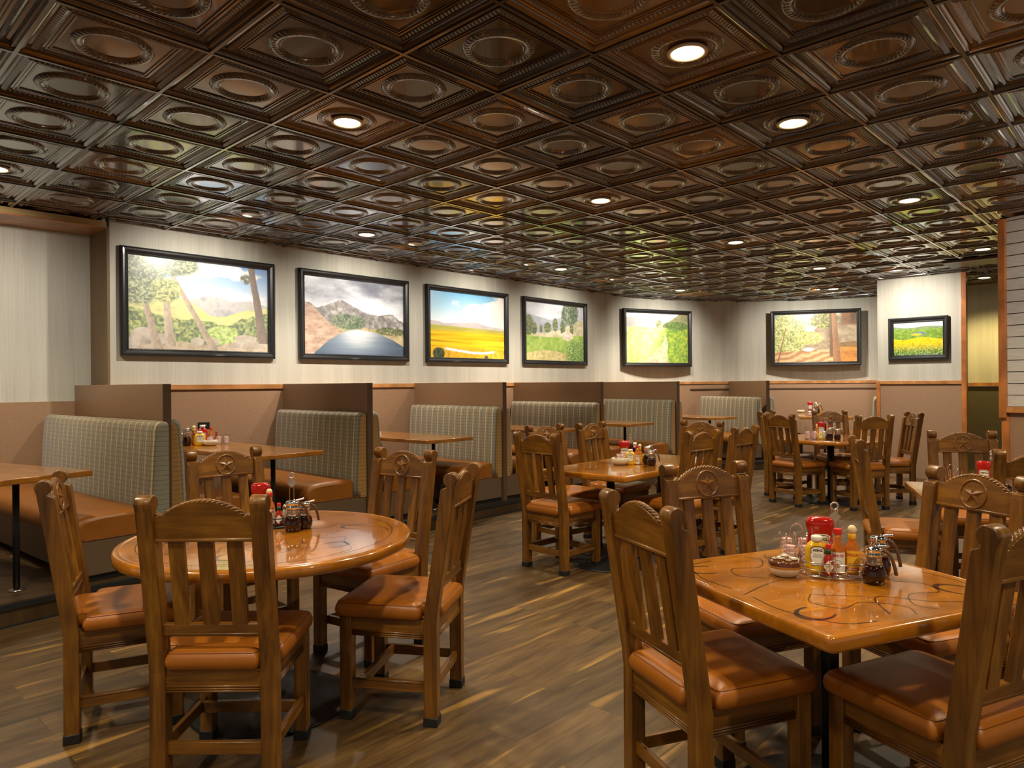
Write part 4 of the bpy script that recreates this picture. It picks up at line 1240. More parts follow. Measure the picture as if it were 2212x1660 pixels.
def pic_pines(p):
    p.put(p.U * 0 + 1, p.mix(p.n(3, 4, 5) * 1.2 - .1, hexa(150, 152, 162), hexa(195, 196, 203), hexa(225, 224, 228)))
    p.put(p.below(p.ridge([(0, .20), (.25, .25), (.4, .28), (.6, .22), (.8, .2), (1, .28)], .015, 10)), p.mix(p.n(14, 10), hexa(135, 138, 150), hexa(175, 176, 184)))
    p.put(p.below(p.ridge([(0, .50), (.3, .52), (.6, .45), (.8, .30), (1, .22)], .02, 10)) , p.mix(p.n(20, 18), hexa(130, 130, 95), hexa(200, 190, 150), hexa(228, 215, 190)))
    for u, v, a, c in ((.05, .40, .09, .20), (.36, .42, .07, .10), (.49, .36, .05, .13), (.25, .45, .03, .08), (.62, .4, .05, .14), (.78, .42, .04, .12), (.14, .45, .05, .12)):
        p.foliage(sm(0, .35, blob(p, u, v, a, c)), hexa(62, 75, 48), hexa(95, 108, 65), hexa(150, 155, 100), 30, .92)
    p.foliage(sm(0, .4, np.maximum(blob(p, .76, .12, .16, .26), blob(p, .66, .2, .07, .2))), hexa(55, 72, 52), hexa(90, 108, 80), hexa(150, 160, 130), 30, .85)
    p.put(p.below(.56 + .03 * np.sin(p.U * 5)), p.mix(p.n(26, 18), hexa(95, 125, 40), hexa(150, 180, 70), hexa(195, 210, 115)))
    p.put(sm(.05, .35, blob(p, .70, .55, .12, .09)), p.mix(p.n(30, 24), hexa(150, 120, 85), hexa(215, 200, 175), hexa(238, 230, 220)))
    p.put(sm(-.05, .25, blob(p, .35, .98, .42, .17)), p.mix(p.n(34, 26), hexa(140, 130, 70), hexa(205, 190, 120), hexa(235, 220, 175)))
    p.foliage(sm(0, .3, blob(p, .88, .85, .22, .26)), hexa(80, 115, 45), hexa(130, 165, 75), hexa(180, 200, 120), 34, .9)
    p.img = p.img * .92 + .05
def pic_path(p):
    p.put(p.U * 0 + 1, hexa(238, 236, 234))
    p.put(p.below(p.ridge([(0, .10), (.12, .07), (.25, .10), (.38, .18), (.48, .14), (.6, .22), (.75, .2), (1, .3)], .015, 12)), p.mix(p.n(14, 12), hexa(185, 176, 176), hexa(212, 204, 200)))
    p.put(p.below(p.ridge([(0, .9), (.55, .9), (.58, .22), (.75, .10), (.85, .0), (1, -.05)], .015, 12)) * (p.U > .56), p.mix(p.n(20, 18), hexa(90, 92, 62), hexa(130, 128, 88), hexa(160, 155, 115)))
    p.foliage(sm(0, .4, blob(p, .52, .22, .06, .1)), hexa(100, 115, 75), hexa(140, 150, 105), hexa(180, 185, 145), 30, .9)
    p.put(p.below(.27 + p.U * .02), p.mix(p.n(34, 26) + (p.Vv - .6) * .5, hexa(225, 225, 185), hexa(200, 215, 130), hexa(150, 185, 80)))
    p.put(p.below(.27) * sm(.48, .72, p.U + (p.Vv - .3) * .35), p.mix(p.n(36, 28), hexa(50, 85, 20), hexa(110, 145, 35), hexa(205, 195, 40)))
    p.foliage(sm(0, .4, blob(p, .80, .24, .22, .10)), hexa(50, 78, 25), hexa(85, 110, 40), hexa(120, 140, 60), 30, .9)
    t = (p.Vv - .42) / .58; c = .62 + .02 * np.sin(t * 6) - .13 * np.clip(t, 0, 1) ** 1.6; hw = .008 + .19 * np.clip(t, 0, 1) ** 1.4
    p.put(sm(.006, -.006, np.abs(p.U - c) - hw) * (t > 0), p.mix(p.n(20, 20), hexa(165, 115, 85), hexa(210, 170, 135), hexa(228, 198, 165)))
    p.img = p.img * .93 + .04
def pic_boulders(p):
    p.put(p.U * 0 + 1, p.mix(p.n(5, 5), hexa(225, 225, 210), hexa(242, 242, 236)))
    p.foliage(sm(-.1, .6, 1 - p.Vv / .42) * sm(.9, .4, p.U), hexa(95, 120, 110), hexa(150, 170, 165), hexa(195, 208, 205), 34, .75)
    p.put(p.below(p.ridge([(0, .85), (.45, .55), (.5, .30), (.62, .22), (.8, .22), (1, .22)], .03, 12)), p.mix(p.n(12, 12), hexa(100, 80, 58), hexa(165, 145, 115), hexa(200, 185, 155)))
    p.foliage(sm(0, .5, blob(p, .15, .45, .28, .55)), hexa(120, 130, 70), hexa(180, 185, 110), hexa(220, 215, 160), 30, .85)
    p.foliage(sm(0, .5, blob(p, .42, .50, .2, .16)), hexa(140, 145, 75), hexa(200, 195, 110), hexa(225, 220, 160), 30, .85)
    p.foliage(sm(0, .5, blob(p, .62, .14, .22, .2)), hexa(70, 78, 35), hexa(125, 125, 60), hexa(185, 175, 100), 30, .9)
    p.put(sm(0, .1, p.U - .74) * sm(.28, .22, p.Vv), p.mix(p.n(20, 8), hexa(60, 40, 22), hexa(110, 72, 35), hexa(160, 105, 45)))
    p.put(p.below(.62 - .1 * (p.U - .7)) * sm(.72, .78, p.U), p.mix(p.n(14, 22), hexa(70, 58, 35), hexa(135, 100, 55), hexa(165, 130, 70)))
    g = .78 - .06 * p.U
    p.put(p.below(g + .02 * (p.n(10, 2, 3) - .5)), p.mix(.5 + .5 * np.sin(p.Vv * 60 + p.U * 22 + p.n(6, 4) * 9) * .6, hexa(130, 92, 62), hexa(200, 150, 100), hexa(228, 195, 150)))
    p.put(p.below(.70) * sm(.76, .82, p.U), p.mix(p.n(16, 16), hexa(130, 78, 25), hexa(195, 125, 40), hexa(215, 160, 80)))
    p.put(sm(0, .2, blob(p, .42, .74, .07, .04)), hexa(235, 235, 235))
    p.trunk(.685, -.02, .03, .70, .9, .05, hexa(75, 55, 38), hexa(130, 95, 62))
    p.trunk(.73, -.02, .055, .765, 1.02, .10, hexa(95, 62, 38), hexa(175, 125, 82))
    p.trunk(.14, .3, .01, .04, 1.0, .02, hexa(110, 75, 45), hexa(150, 110, 70))
    p.img = p.img * .92 + .04
def pic_meadow(p):
    p.put(p.U * 0 + 1, p.mix(p.n(3, 3), hexa(205, 212, 222), hexa(235, 236, 238)))
    p.put(p.below(p.ridge([(0, .12), (.15, .16), (.4, .17), (.7, .13), (1, .16)], .01, 10)), p.mix(p.n(14, 10), hexa(95, 120, 75), hexa(150, 165, 120)))
    p.put(p.below(.22), p.mix(p.n(20, 24), hexa(70, 100, 40), hexa(120, 150, 60), hexa(165, 185, 95)))
    p.put(sm(0, .3, blob(p, .52, .36, .17, .06)), hexa(110, 125, 135)); p.put(sm(0, .3, blob(p, .47, .38, .12, .04)), hexa(200, 180, 60))
    p.put(p.below(.50 + .03 * np.sin(p.U * 8)), p.mix(p.n(34, 26), hexa(110, 120, 30), hexa(225, 195, 35), hexa(245, 220, 70)))
    p.foliage(sm(.6, .95, p.Vv), hexa(55, 85, 30), hexa(110, 145, 60), hexa(200, 215, 160), 34, .75)
m, nt, b = newmat('photo_print')
at = nt.nodes.new('ShaderNodeVertexColor'); at.layer_name = 'Col'
nt.links.new(at.outputs['Color'], b.inputs['Base Color']); b.inputs['Roughness'].default_value = 0.30
b.inputs['Specular IOR Level'].default_value = 0.4
print_mat = m

def picture(loc, ang, w_, h_, fn, lab, fw=0.072):
    """loc = centre of outer frame on its back plane; ang = rotation so local -y faces the viewer"""
    r = empty('framed_picture', loc, rad(ang)); tag(r, lab, 'picture', 'framed landscape pictures')
    prof_ = [(0.0, 0.0), (0.0, 0.034), (0.006, 0.044), (0.018, 0.050), (0.032, 0.048), (0.050, 0.036), (0.056, 0.030), (0.060, 0.032), (0.066, 0.030), (0.070, 0.022), (fw, 0.008)]
    m1 = MB(); rr = []
    for ins, dp in prof_:
        rr.append([m1.bm.verts.new((sx * (w_ / 2 - ins), -dp, sz * (h_ / 2 - ins))) for sx, sz in ((-1, -1), (1, -1), (1, 1), (-1, 1))])
    for a, c in zip(rr, rr[1:]):
        for k in range(4): m1.bm.faces.new((a[k], a[(k + 1) % 4], c[(k + 1) % 4], c[k]))
    m1.bm.faces.new(rr[0][::-1]); m1.mats = [frame_black]
    fr = m1.build('frame', r, recalc=True)
    m1 = MB(); ins = 0.0635; step = 0.0155
    def bead(x, z): m1.sphere((x, -0.0315, z), 0.0048, bead_dark, n=6)
    x = -(w_ / 2 - ins)
    while x < w_ / 2 - ins: bead(x, h_ / 2 - ins); bead(x, -(h_ / 2 - ins)); x += step
    z = -(h_ / 2 - ins)
    while z < h_ / 2 - ins: bead(-(w_ / 2 - ins), z); bead(w_ / 2 - ins, z); z += step
    m1.build('bead_row', fr)
    iw, ih = w_ - 2 * fw + 0.004, h_ - 2 * fw + 0.004
    nx_ = 340 if w_ > 1 else 200; ny_ = int(nx_ * ih / iw)
    p = Pic(nx_ + 1, ny_ + 1, int(abs(loc[0] * 10)) + 3); fn(p)
    im = np.clip(p.img, 0.0, 0.92)[::-1]
    xs = np.linspace(-iw / 2, iw / 2, nx_ + 1); zs = np.linspace(-ih / 2, ih / 2, ny_ + 1)
    X, Z = np.meshgrid(xs, zs); co = np.stack([X, np.full_like(X, -0.010), Z], -1).reshape(-1, 3).astype(np.float32)
    idx = np.arange((nx_ + 1) * (ny_ + 1)).reshape(ny_ + 1, nx_ + 1)
    q_ = np.stack([idx[:-1, :-1], idx[:-1, 1:], idx[1:, 1:], idx[1:, :-1]], -1).reshape(-1, 4)
    me = bpy.data.meshes.new('print'); me.vertices.add(len(co)); me.vertices.foreach_set('co', co.ravel())
    me.loops.add(q_.size); me.loops.foreach_set('vertex_index', q_.ravel().astype(np.int32))
    me.polygons.add(len(q_)); me.polygons.foreach_set('loop_start', np.arange(0, q_.size, 4, dtype=np.int32)); me.polygons.foreach_set('loop_total', np.full(len(q_), 4, dtype=np.int32))
    me.update(calc_edges=True)
    ca = me.color_attributes.new('Col', 'FLOAT_COLOR', 'POINT')
    ca.data.foreach_set('color', np.concatenate([im.reshape(-1, 3), np.ones((im.shape[0] * im.shape[1], 1))], 1).astype(np.float32).ravel())
    me.materials.append(print_mat)
    o = bpy.data.objects.new('print', me); COL.objects.link(o); o.parent = r

zc = (2.692 + 1.686) / 2; hh_ = 1.006; WY = 6.985
picture((2.925, WY, zc), 0, 1.500, hh_, pic_forest, 'black-framed picture of leaning pines before a valley, leftmost on the wall')
picture((4.715, WY, zc), 0, 1.506, hh_, pic_lake, 'black-framed picture of a grey mountain lake under storm clouds')
picture((6.507, WY, zc), 0, 1.513, hh_, pic_plain, 'black-framed picture of a yellow plain under a blue sky')
picture((8.345, WY, zc), 0, 1.530, hh_, pic_pines, 'black-framed picture of green brush and a tall pine, fourth along the straight wall')
def between(p, q): return ((p[0] + q[0]) / 2, (p[1] + q[1]) / 2), math.degrees(math.atan2(q[1] - p[1], q[0] - p[0]))
(c5, a5) = between((10.08, 6.93), (11.48, 6.42)); picture((c5[0], c5[1], zc), a5, 1.50, hh_, pic_path, 'black-framed picture of a dirt path through green flowers, on the curved wall')
(c6, a6) = between((12.62, 5.42), (13.24, 4.05)); picture((c6[0], c6[1], zc), a6, 1.50, hh_, pic_boulders, 'black-framed picture of sunlit woods and boulders, on the curved wall above the last booth')
picture((11.285, 2.69, 2.007), -90, 0.765, 0.61, pic_meadow, 'small black-framed picture of a yellow flower meadow on the column wall')

# ================================================================ things on the tables
def facecam(x, y): return math.atan2(-y, -x)     # angle whose local +x looks at the camera
REG = {}
def once(key, maker, loc, rz, label, cat, scale=None, group=None):
    if key not in REG:
        r = maker(); REG[key] = r
        r.location = loc; r.rotation_euler = (0, 0, rz)
        if scale: r.scale = scale
        tag(r, label, cat, group)
        return r
    r = copy_tree(REG[key], loc, rz, label, group, scale or (1, 1, 1))
    r['category'] = cat
    return r

def mk_ketchup(upright=False):
    def f():
        r = empty('ketchup_bottle')
        m1 = MB()
        if not upright:   # stands on its white cap, wide end up
            pr = [(0.020, 0.028), (0.026, 0.034), (0.036, 0.046), (0.041, 0.062), (0.0415, 0.090), (0.038, 0.108), (0.036, 0.122), (0.039, 0.138), (0.043, 0.152), (0.0435, 0.168), (0.040, 0.180), (0.030, 0.187), (0.0001, 0.188)]
        else:
            pr = [(0.036, 0.0), (0.042, 0.006), (0.043, 0.03), (0.040, 0.06), (0.041, 0.095), (0.042, 0.115), (0.036, 0.135), (0.022, 0.152), (0.017, 0.158)]
        m1.lathe(pr, ketchup_red, 32, sx=0.66, sy=1.06, power=2.6); m1.build('bottle', r, recalc=True)
        m1 = MB()
        if not upright: m1.lathe([(0.030, 0.0), (0.031, 0.004), (0.028, 0.028), (0.018, 0.030)], white_pl, 28, sx=0.85)
        else: m1.lathe([(0.021, 0.155), (0.024, 0.157), (0.024, 0.176), (0.021, 0.180), (0.0001, 0.180)], white_pl, 28)
        m1.build('cap', r, recalc=True)
        zc_ = 0.095 if not upright else 0.075
        m1 = MB()
        def key_(s, x):   # keystone label shape
            o = [(-.030, .026), (-.018, .034), (.018, .034), (.030, .026), (.026, .006), (.0335, .006), (.024, -.034), (-.024, -.034), (-.0335, .006), (-.026, .006)]
            return [(x, a * s, zc_ + c * s) for a, c in o]
        for s, x, mt in ((1.0, 0.0285, label_white), (0.90, 0.0289, ink_green), (0.80, 0.0293, label_white)):
            V = key_(s, x); m1.add(V, [(0, 1, 2, 3), (0, 3, 4, 9), (5, 6, 7, 8), (9, 4, 5, 8)], mt)
        lb = m1.build('label', r)
        text_mesh('HEINZ', 0.0135, ink_black, lb, 'lettering', (0.0297, 0, zc_ + 0.014), (rad(90), 0, rad(90)), bold=0.0006)
        text_mesh('TOMATO\nKETCHUP', 0.0085, ink_red, lb, 'lettering', (0.0297, 0, zc_ - 0.012), (rad(90), 0, rad(90)), bold=0.0003)
        return r
    return f
def mk_mustard():
    r = empty('mustard_bottle')
    m1 = MB(); m1.lathe([(0.030, 0.0), (0.035, 0.004), (0.0365, 0.016), (0.0365, 0.055), (0.036, 0.082), (0.030, 0.096), (0.018, 0.106), (0.0165, 0.109)], must_yel, 32, sx=0.66, sy=1.0, power=2.5); m1.build('bottle', r, recalc=True)
    m1 = MB(); m1.lathe([(0.0165, 0.106), (0.0185, 0.107), (0.0180, 0.120), (0.016, 0.1235), (0.0001, 0.1245)], white_pl, 24); m1.build('cap', r, recalc=True)
    m1 = MB()
    o = [(-.021, .030), (-.012, .037), (.012, .037), (.021, .030), (.019, .018), (.024, .014), (.016, -.024), (-.016, -.024), (-.024, .014), (-.019, .018)]
    for s, x, mt in ((1.08, 0.0246, ink_black), (1.0, 0.0249, label_white)):
        V = [(x, a * s, 0.052 + c * s) for a, c in o]; m1.add(V, [(0, 1, 2, 3), (0, 3, 4, 9), (5, 6, 7, 8), (9, 4, 5, 8)], mt)
    lb = m1.build('label', r)
    text_mesh('HEINZ', 0.0105, ink_black, lb, 'lettering', (0.0252, 0, 0.078), (rad(90), 0, rad(90)), bold=0.0005)
    text_mesh('YELLOW\nMUSTARD', 0.0068, ink_black, lb, 'lettering', (0.0252, 0, 0.060), (rad(90), 0, rad(90)))
    return r
def curved_label(m1, r_, z0, z1, half, mt, n=10, peak=None):
    V = []
    for i in range(n + 1):
        a = -half + 2 * half * i / n
        V += [(r_ * math.cos(a), r_ * math.sin(a), z0), (r_ * math.cos(a), r_ * math.sin(a), z1)]
    m1.add(V, [(2 * i, 2 * i + 2, 2 * i + 3, 2 * i + 1) for i in range(n)], mt)
def mk_tapatio():
    r = empty('hot_sauce_bottle')
    m1 = MB(); m1.lathe([(0.021, 0.0), (0.0235, 0.003), (0.0235, 0.078), (0.022, 0.086), (0.0135, 0.102), (0.0115, 0.112), (0.0115, 0.134)], orange_sauce, 28); m1.build('bottle', r, recalc=True)
    m1 = MB(); m1.lathe([(0.0130, 0.132), (0.0135, 0.133), (0.0135, 0.148), (0.0125, 0.150), (0.0001, 0.150)], cap_red, 20, smooth=False); m1.build('cap', r, recalc=True)
    m1 = MB(); curved_label(m1, 0.0238, 0.006, 0.074, 1.25, label_white)
    V = [(0.0243 * math.cos(a_), 0.0243 * math.sin(a_), 0.036 + 0.013 * math.sin(t)) for t in [2 * PI * i / 20 for i in range(20)] for a_ in [0.013 / 0.0243 * math.cos(t)]]
    m1.add(V, [tuple(range(20))], ink_green)
    V = [(0.0247 * math.cos(a_), 0.0247 * math.sin(a_), 0.036 + 0.0115 * math.sin(t)) for t in [2 * PI * i / 20 for i in range(20)] for a_ in [0.0115 / 0.0247 * math.cos(t)]]
    m1.add(V, [tuple(range(20))], label_white)
    V = [(0.0252 * math.cos(a_), 0.0252 * math.sin(a_), 0.031 + 0.005 * math.sin(t)) for t in [2 * PI * i / 12 for i in range(12)] for a_ in [0.008 / 0.0252 * math.cos(t)]]
    m1.add(V, [tuple(range(12))], cap_red)
    lb = m1.build('label', r)
    text_mesh('TAPATÍO', 0.0135, ink_red, lb, 'lettering', (0.0243, 0, 0.062), (rad(90), 0, rad(90)), bend=0.0243, squash=0.82, bold=0.0004)
    return r
def mk_cholula():
    r = empty('hot_sauce_bottle')
    m1 = MB(); m1.lathe([(0.021, 0.0), (0.0230, 0.003), (0.0230, 0.082), (0.021, 0.092), (0.0135, 0.106), (0.0115, 0.114), (0.0115, 0.120)], orange_sauce, 28); m1.build('bottle', r, recalc=True)
    m1 = MB(); m1.lathe([(0.0122, 0.104), (0.0122, 0.112)], ink_red, 20); m1.lathe([(0.0121, 0.112), (0.0121, 0.130), (0.0105, 0.134)], label_yellow, 20); m1.build('neck_wrap', r, recalc=True)
    m1 = MB(); m1.lathe([(0.007, 0.132), (0.008, 0.138)], ball_wood, 14); m1.sphere((0, 0, 0.148), 0.0145, ball_wood, (1, 1, 1.05), 18); m1.build('ball_cap', r)
    m1 = MB(); curved_label(m1, 0.0233, 0.006, 0.080, 1.25, label_yellow); curved_label(m1, 0.0236, 0.014, 0.024, 0.95, ink_red)
    for k in range(7): m1.sphere((0.0232, -0.011 + 0.0036 * k, 0.036 + 0.005 * ((k * 37) % 5) / 5), 0.0016, (ink_green, ink_black, ink_red)[k % 3], n=6)
    lb = m1.build('label', r)
    text_mesh('CHOLULA', 0.0125, ink_red, lb, 'lettering', (0.0237, 0, 0.066), (rad(90), 0, rad(90)), bend=0.0237, squash=0.85, bold=0.0004)
    text_mesh('ORIGINAL', 0.0065, label_white, lb, 'lettering', (0.0240, 0, 0.019), (rad(90), 0, rad(90)), bend=0.024, bold=0.0002)
    return r
def mk_tabasco():
    r = empty('pepper_sauce_bottle')
    m1 = MB(); m1.lathe([(0.0145, 0.0), (0.0165, 0.002), (0.0165, 0.050), (0.0150, 0.058), (0.0085, 0.068), (0.0075, 0.074), (0.0075, 0.092)], red_sauce, 24); m1.build('bottle', r, recalc=True)
    m1 = MB(); m1.lathe([(0.0084, 0.070), (0.0084, 0.086)], green_wrap, 18); m1.build('neck_wrap', r)
    m1 = MB(); m1.lathe([(0.0090, 0.090), (0.0092, 0.091), (0.0088, 0.103), (0.0001, 0.104)], cap_red, 10, smooth=False); m1.build('cap', r, recalc=True)
    m1 = MB(); V = [(0.0168 * math.cos(a_), 0.0168 * math.sin(a_), z_) for a_, z_ in ((-1.1, .030), (0, .006), (1.1, .030), (0, .054))]
    n = 6
    for i in range(n):   # diamond label in vertical slices
        for s_ in (-1, 1):
            a0 = s_ * 1.1 * i / n; a1 = s_ * 1.1 * (i + 1) / n; h0 = 0.022 * (1 - i / n); h1 = 0.022 * (1 - (i + 1) / n)
            m1.add([(0.0168 * math.cos(a), 0.0168 * math.sin(a), 0.029 + hh) for a, hh in ((a0, -h0), (a1, -h1), (a1, h1), (a0, h0))], [(0, 1, 2, 3)], label_white)
    lb = m1.build('label', r)
    text_mesh('TABASCO', 0.0058, ink_green, lb, 'lettering', (0.0171, 0, 0.031), (rad(90), 0, rad(90)), bend=0.0171, squash=0.8, bold=0.0002)
    return r
def mk_syrup():
    r = empty('syrup_dispenser')
    m1 = MB(); m1.lathe([(0.026, 0.0), (0.032, 0.004), (0.036, 0.022), (0.036, 0.036), (0.031, 0.054), (0.026, 0.062)], syrup, 28); m1.build('syrup', r, recalc=True)
    m1 = MB(); m1.lathe([(0.0265, 0.062), (0.0235, 0.075), (0.024, 0.090), (0.0265, 0.096)], plain('smoked_glass', (0.62, 0.50, 0.42), 0.05, trans=0.85) if 'smoked_glass' not in MATS else MATS['smoked_glass'], 28); m1.build('glass_neck', r)
    m1 = MB(); m1.lathe([(0.0275, 0.090), (0.0285, 0.091), (0.0285, 0.098), (0.0265, 0.100), (0.0265, 0.106), (0.0280, 0.108), (0.0280, 0.114), (0.024, 0.119), (0.0001, 0.120)], chrome, 28)
    m1.tube([(0.0, 0.0, 0.120), (0.0, 0.018, 0.121), (0.0, 0.036, 0.124), (0.0, 0.046, 0.127)], 0.0042, chrome, 8); m1.build('pour_lid', r, recalc=True)
    m1 = MB(); m1.tube([(0.0, 0.028, 0.110), (0, 0.040, 0.104), (0, 0.050, 0.090), (0, 0.057, 0.070), (0, 0.062, 0.048), (0, 0.064, 0.034)], 0.0055, syrup_handle, 8); m1.build('handle', r)
    return r
def mk_stand():
    r = empty('table_number_stand')
    m1 = MB()
    for s in (-1, 1): m1.tube([(0, s * 0.010, 0.004), (0, s * 0.010, 0.205), (0, s * 0.0105, 0.214)], 0.0017, steel, 6)
    m1.lathe([(0.024, 0), (0.024, 0.004), (0.001, 0.005)], steel, 20); m1.build('wire_stem', r)
    m1 = MB(); m1.tube([(0, 0.0125 * math.cos(2 * PI * i / 24), 0.222 + 0.0125 * math.sin(2 * PI * i / 24)) for i in range(24)], 0.0034, chrome, 8, closed=True); m1.build('ring', r)
    m1 = MB(); m1.add([(0.003, 0, 0.163), (0.003, 0.0215, 0.185), (0.003, 0, 0.207), (0.003, -0.0215, 0.185), (0.0042, 0, 0.163), (0.0042, 0.0215, 0.185), (0.0042, 0, 0.207), (0.0042, -0.0215, 0.185)],
                      [(3, 2, 1, 0), (4, 5, 6, 7), (0, 1, 5, 4), (1, 2, 6, 5), (2, 3, 7, 6), (3, 0, 4, 7)], tag_metal); m1.build('diamond_tag', r)
    return r
def mk_caddy(mt=chrome):
    def f():
        r = empty('wire_caddy')
        a, c = 0.075, 0.112
        def ov(z, k=1.0, n=40): return [(a * k * math.cos(2 * PI * i / n), c * k * math.sin(2 * PI * i / n), z) for i in range(n)]
        m1 = MB()
        for z, k, rr in ((0.006, 0.95, .0024), (0.006, 0.80, .0018), (0.010, 0.60, .0016), (0.028, 0.99, .0016), (0.052, 1.04, .0020)): m1.tube(ov(z, k), rr, mt, 6, closed=True)
        for i in range(-3, 4): 
            y = i * 0.028; xx = a * 0.78 * math.sqrt(max(0, 1 - (y / c) ** 2)); m1.tube([(-xx, y, 0.009), (xx, y, 0.009)], 0.0014, mt, 5)
        for i in range(8):
            t = 2 * PI * (i + .5) / 8; m1.tube([(a * .95 * math.cos(t), c * .95 * math.sin(t), 0.006), (a * 1.04 * math.cos(t), c * 1.04 * math.sin(t), 0.052)], 0.0015, mt, 5)
        m1.build('wire_basket', r)
        m1 = MB()
        for s in (1, -1): m1.tube([(s * a * 1.02, -0.010, 0.0), (s * a * 1.05, -0.010, 0.055), (s * a * 1.05, -0.007, 0.064), (s * a * 1.05, 0, 0.067), (s * a * 1.05, 0.007, 0.064), (s * a * 1.05, 0.010, 0.055), (s * a * 1.02, 0.010, 0.0)], 0.0018, mt, 6)
        m1.build('loop_foot', r)
        return r
    return f
def mk_scroll():
    r = empty('scroll_caddy')
    a, c = 0.085, 0.115
    m1 = MB(); m1.lathe([(1.0, 0.0), (1.0, 0.006), (0.97, 0.008), (0.001, 0.007)], black_metal, 40, sx=a, sy=c)
    m1.tube([(a * math.cos(2 * PI * i / 40), c * math.sin(2 * PI * i / 40), 0.045) for i in range(40)], 0.003, black_metal, 6, closed=True); m1.build('tray', r)
    m1 = MB()
    for i in range(12):
        t0 = 2 * PI * i / 12
        for sg in (1, -1):
            pts = []
            for k in range(16):
                u = k / 15; ang_ = u * 3.6 * sg; q = 0.014 * (1 - u * .75)
                dt = (q * math.cos(ang_) - 0.004) / 0.1 * sg; pts.append((a * math.cos(t0 + dt), c * math.sin(t0 + dt), 0.025 + q * math.sin(ang_) * sg * 1.1 * 1))
            m1.tube(pts, 0.0016, steel if i % 2 else black_metal, 5)
        m1.tube([(a * math.cos(t0 + .26), c * math.sin(t0 + .26), 0.006), (a * math.cos(t0 + .26), c * math.sin(t0 + .26), 0.045)], 0.0016, black_metal, 5)
    m1.build('scrollwork', r)
    return r
def mk_bowl(two=True):
    def f():
        r = empty('stoneware_bowl')
        pr = [(0.030, 0.0), (0.036, 0.002), (0.047, 0.014), (0.053, 0.030), (0.054, 0.038), (0.0525, 0.046), (0.052, 0.052), (0.050, 0.053), (0.047, 0.046), (0.045, 0.030), (0.034, 0.012), (0.0001, 0.010)]
        mats = [bowl_cream, bowl_cream, bowl_cream, bowl_amber, bowl_brown, bowl_brown, bowl_brown, bowl_brown, bowl_cream, bowl_cream, bowl_cream] if two else [bowl_cream] * 11
        m1 = MB(); m1.lathe(pr, None, 40, mats=mats, power=2.3 if two else 2.0); m1.build('bowl', r, recalc=True)
        return r
    return f
def mk_tub():
    r = empty('jam_tub')
    m1 = MB(); m1.lathe([(0.011, 0.0), (0.0145, 0.011)], jam_amber, 16); m1.build('tub', r)
    m1 = MB(); m1.lathe([(0.0165, 0.011), (0.0168, 0.0125), (0.0145, 0.0128), (0.013, 0.0120), (0.0001, 0.0122)], foil, 16); m1.build('foil_lid', r, recalc=True)
    return r
def mk_cup():
    r = empty('creamer_cup')
    m1 = MB(); m1.lathe([(0.0125, 0.0), (0.0160, 0.0135)], cup_white, 16); m1.build('cup', r)
    m1 = MB(); m1.lathe([(0.0180, 0.0135), (0.0180, 0.0150), (0.0001, 0.0152)], foil_pink, 10, smooth=False); m1.build('peel_lid', r, recalc=True)
    return r
def mk_jamrack():
    r = empty('jam_rack')
    m1 = MB(); mt = chrome
    for sx, sy in ((1, 1), (1, -1), (-1, 1), (-1, -1)):
        cx, cy = sx * 0.021, sy * 0.024
        for k in range(3):
            t = 2 * PI * k / 3 + math.atan2(sy, sx)
            x, y = cx + 0.0215 * math.cos(t), cy + 0.0215 * math.sin(t)
            m1.tube([(x, y, 0.004), (x, y, 0.078), (x + 0.004 * math.cos(t), y + 0.004 * math.sin(t), 0.086), (x + 0.008 * math.cos(t), y + 0.008 * math.sin(t), 0.078)], 0.0013, mt, 5)
        m1.tube([(cx + 0.0215 * math.cos(2 * PI * i / 18), cy + 0.0215 * math.sin(2 * PI * i / 18), 0.004) for i in range(18)], 0.0016, mt, 5, closed=True)
    for x in (-0.043, 0.043): m1.tube([(x, -0.04, 0.002), (x, 0.04, 0.002)], 0.0016, mt, 5)
    m1.build('wire_frame', r)
    m1 = MB(); m1.tube([(0, -0.002, 0.004)] + [(0, -0.020, 0.085)] + [(0, 0.020 * math.cos(PI - PI * i / 12) , 0.092 + 0.026 * math.sin(PI * i / 12)) for i in range(13)] + [(0, 0.020, 0.085), (0, 0.002, 0.004)], 0.0016, mt, 6); m1.build('handle', r)
    return r
def mk_salt():
    r = empty('salt_shaker')
    m1 = MB(); m1.lathe([(0.017, 0.0), (0.019, 0.003), (0.0165, 0.05), (0.0165, 0.062)], salt_white, 12, smooth=False); m1.build('salt_jar', r)
    m1 = MB(); m1.lathe([(0.0180, 0.060), (0.0180, 0.072), (0.012, 0.080), (0.0001, 0.082)], chrome, 20); m1.build('shaker_top', r)
    return r
def mk_cheese():
    r = empty('glass_shaker')
    m1 = MB(); m1.lathe([(0.024, 0.0), (0.027, 0.004), (0.026, 0.06), (0.0235, 0.072)], plain('pale_spice', (0.55, 0.50, 0.36), 0.25, coat=0.6), 20); m1.build('jar', r)
    m1 = MB(); m1.lathe([(0.0255, 0.070), (0.0255, 0.082), (0.020, 0.090), (0.0001, 0.092)], steel, 24); m1.build('shaker_lid', r)
    return r
def mk_soy():
    r = empty('steak_sauce_bottle')
    m1 = MB(); m1.lathe([(0.023, 0.0), (0.025, 0.003), (0.025, 0.10), (0.022, 0.115), (0.013, 0.132), (0.012, 0.145)], syrup, 20); m1.build('bottle', r)
    m1 = MB(); m1.lathe([(0.0135, 0.128), (0.0135, 0.150)], label_white, 16); m1.lathe([(0.0155, 0.150), (0.0155, 0.172), (0.0001, 0.174)], white_pl, 16); m1.build('cap', r)
    return r
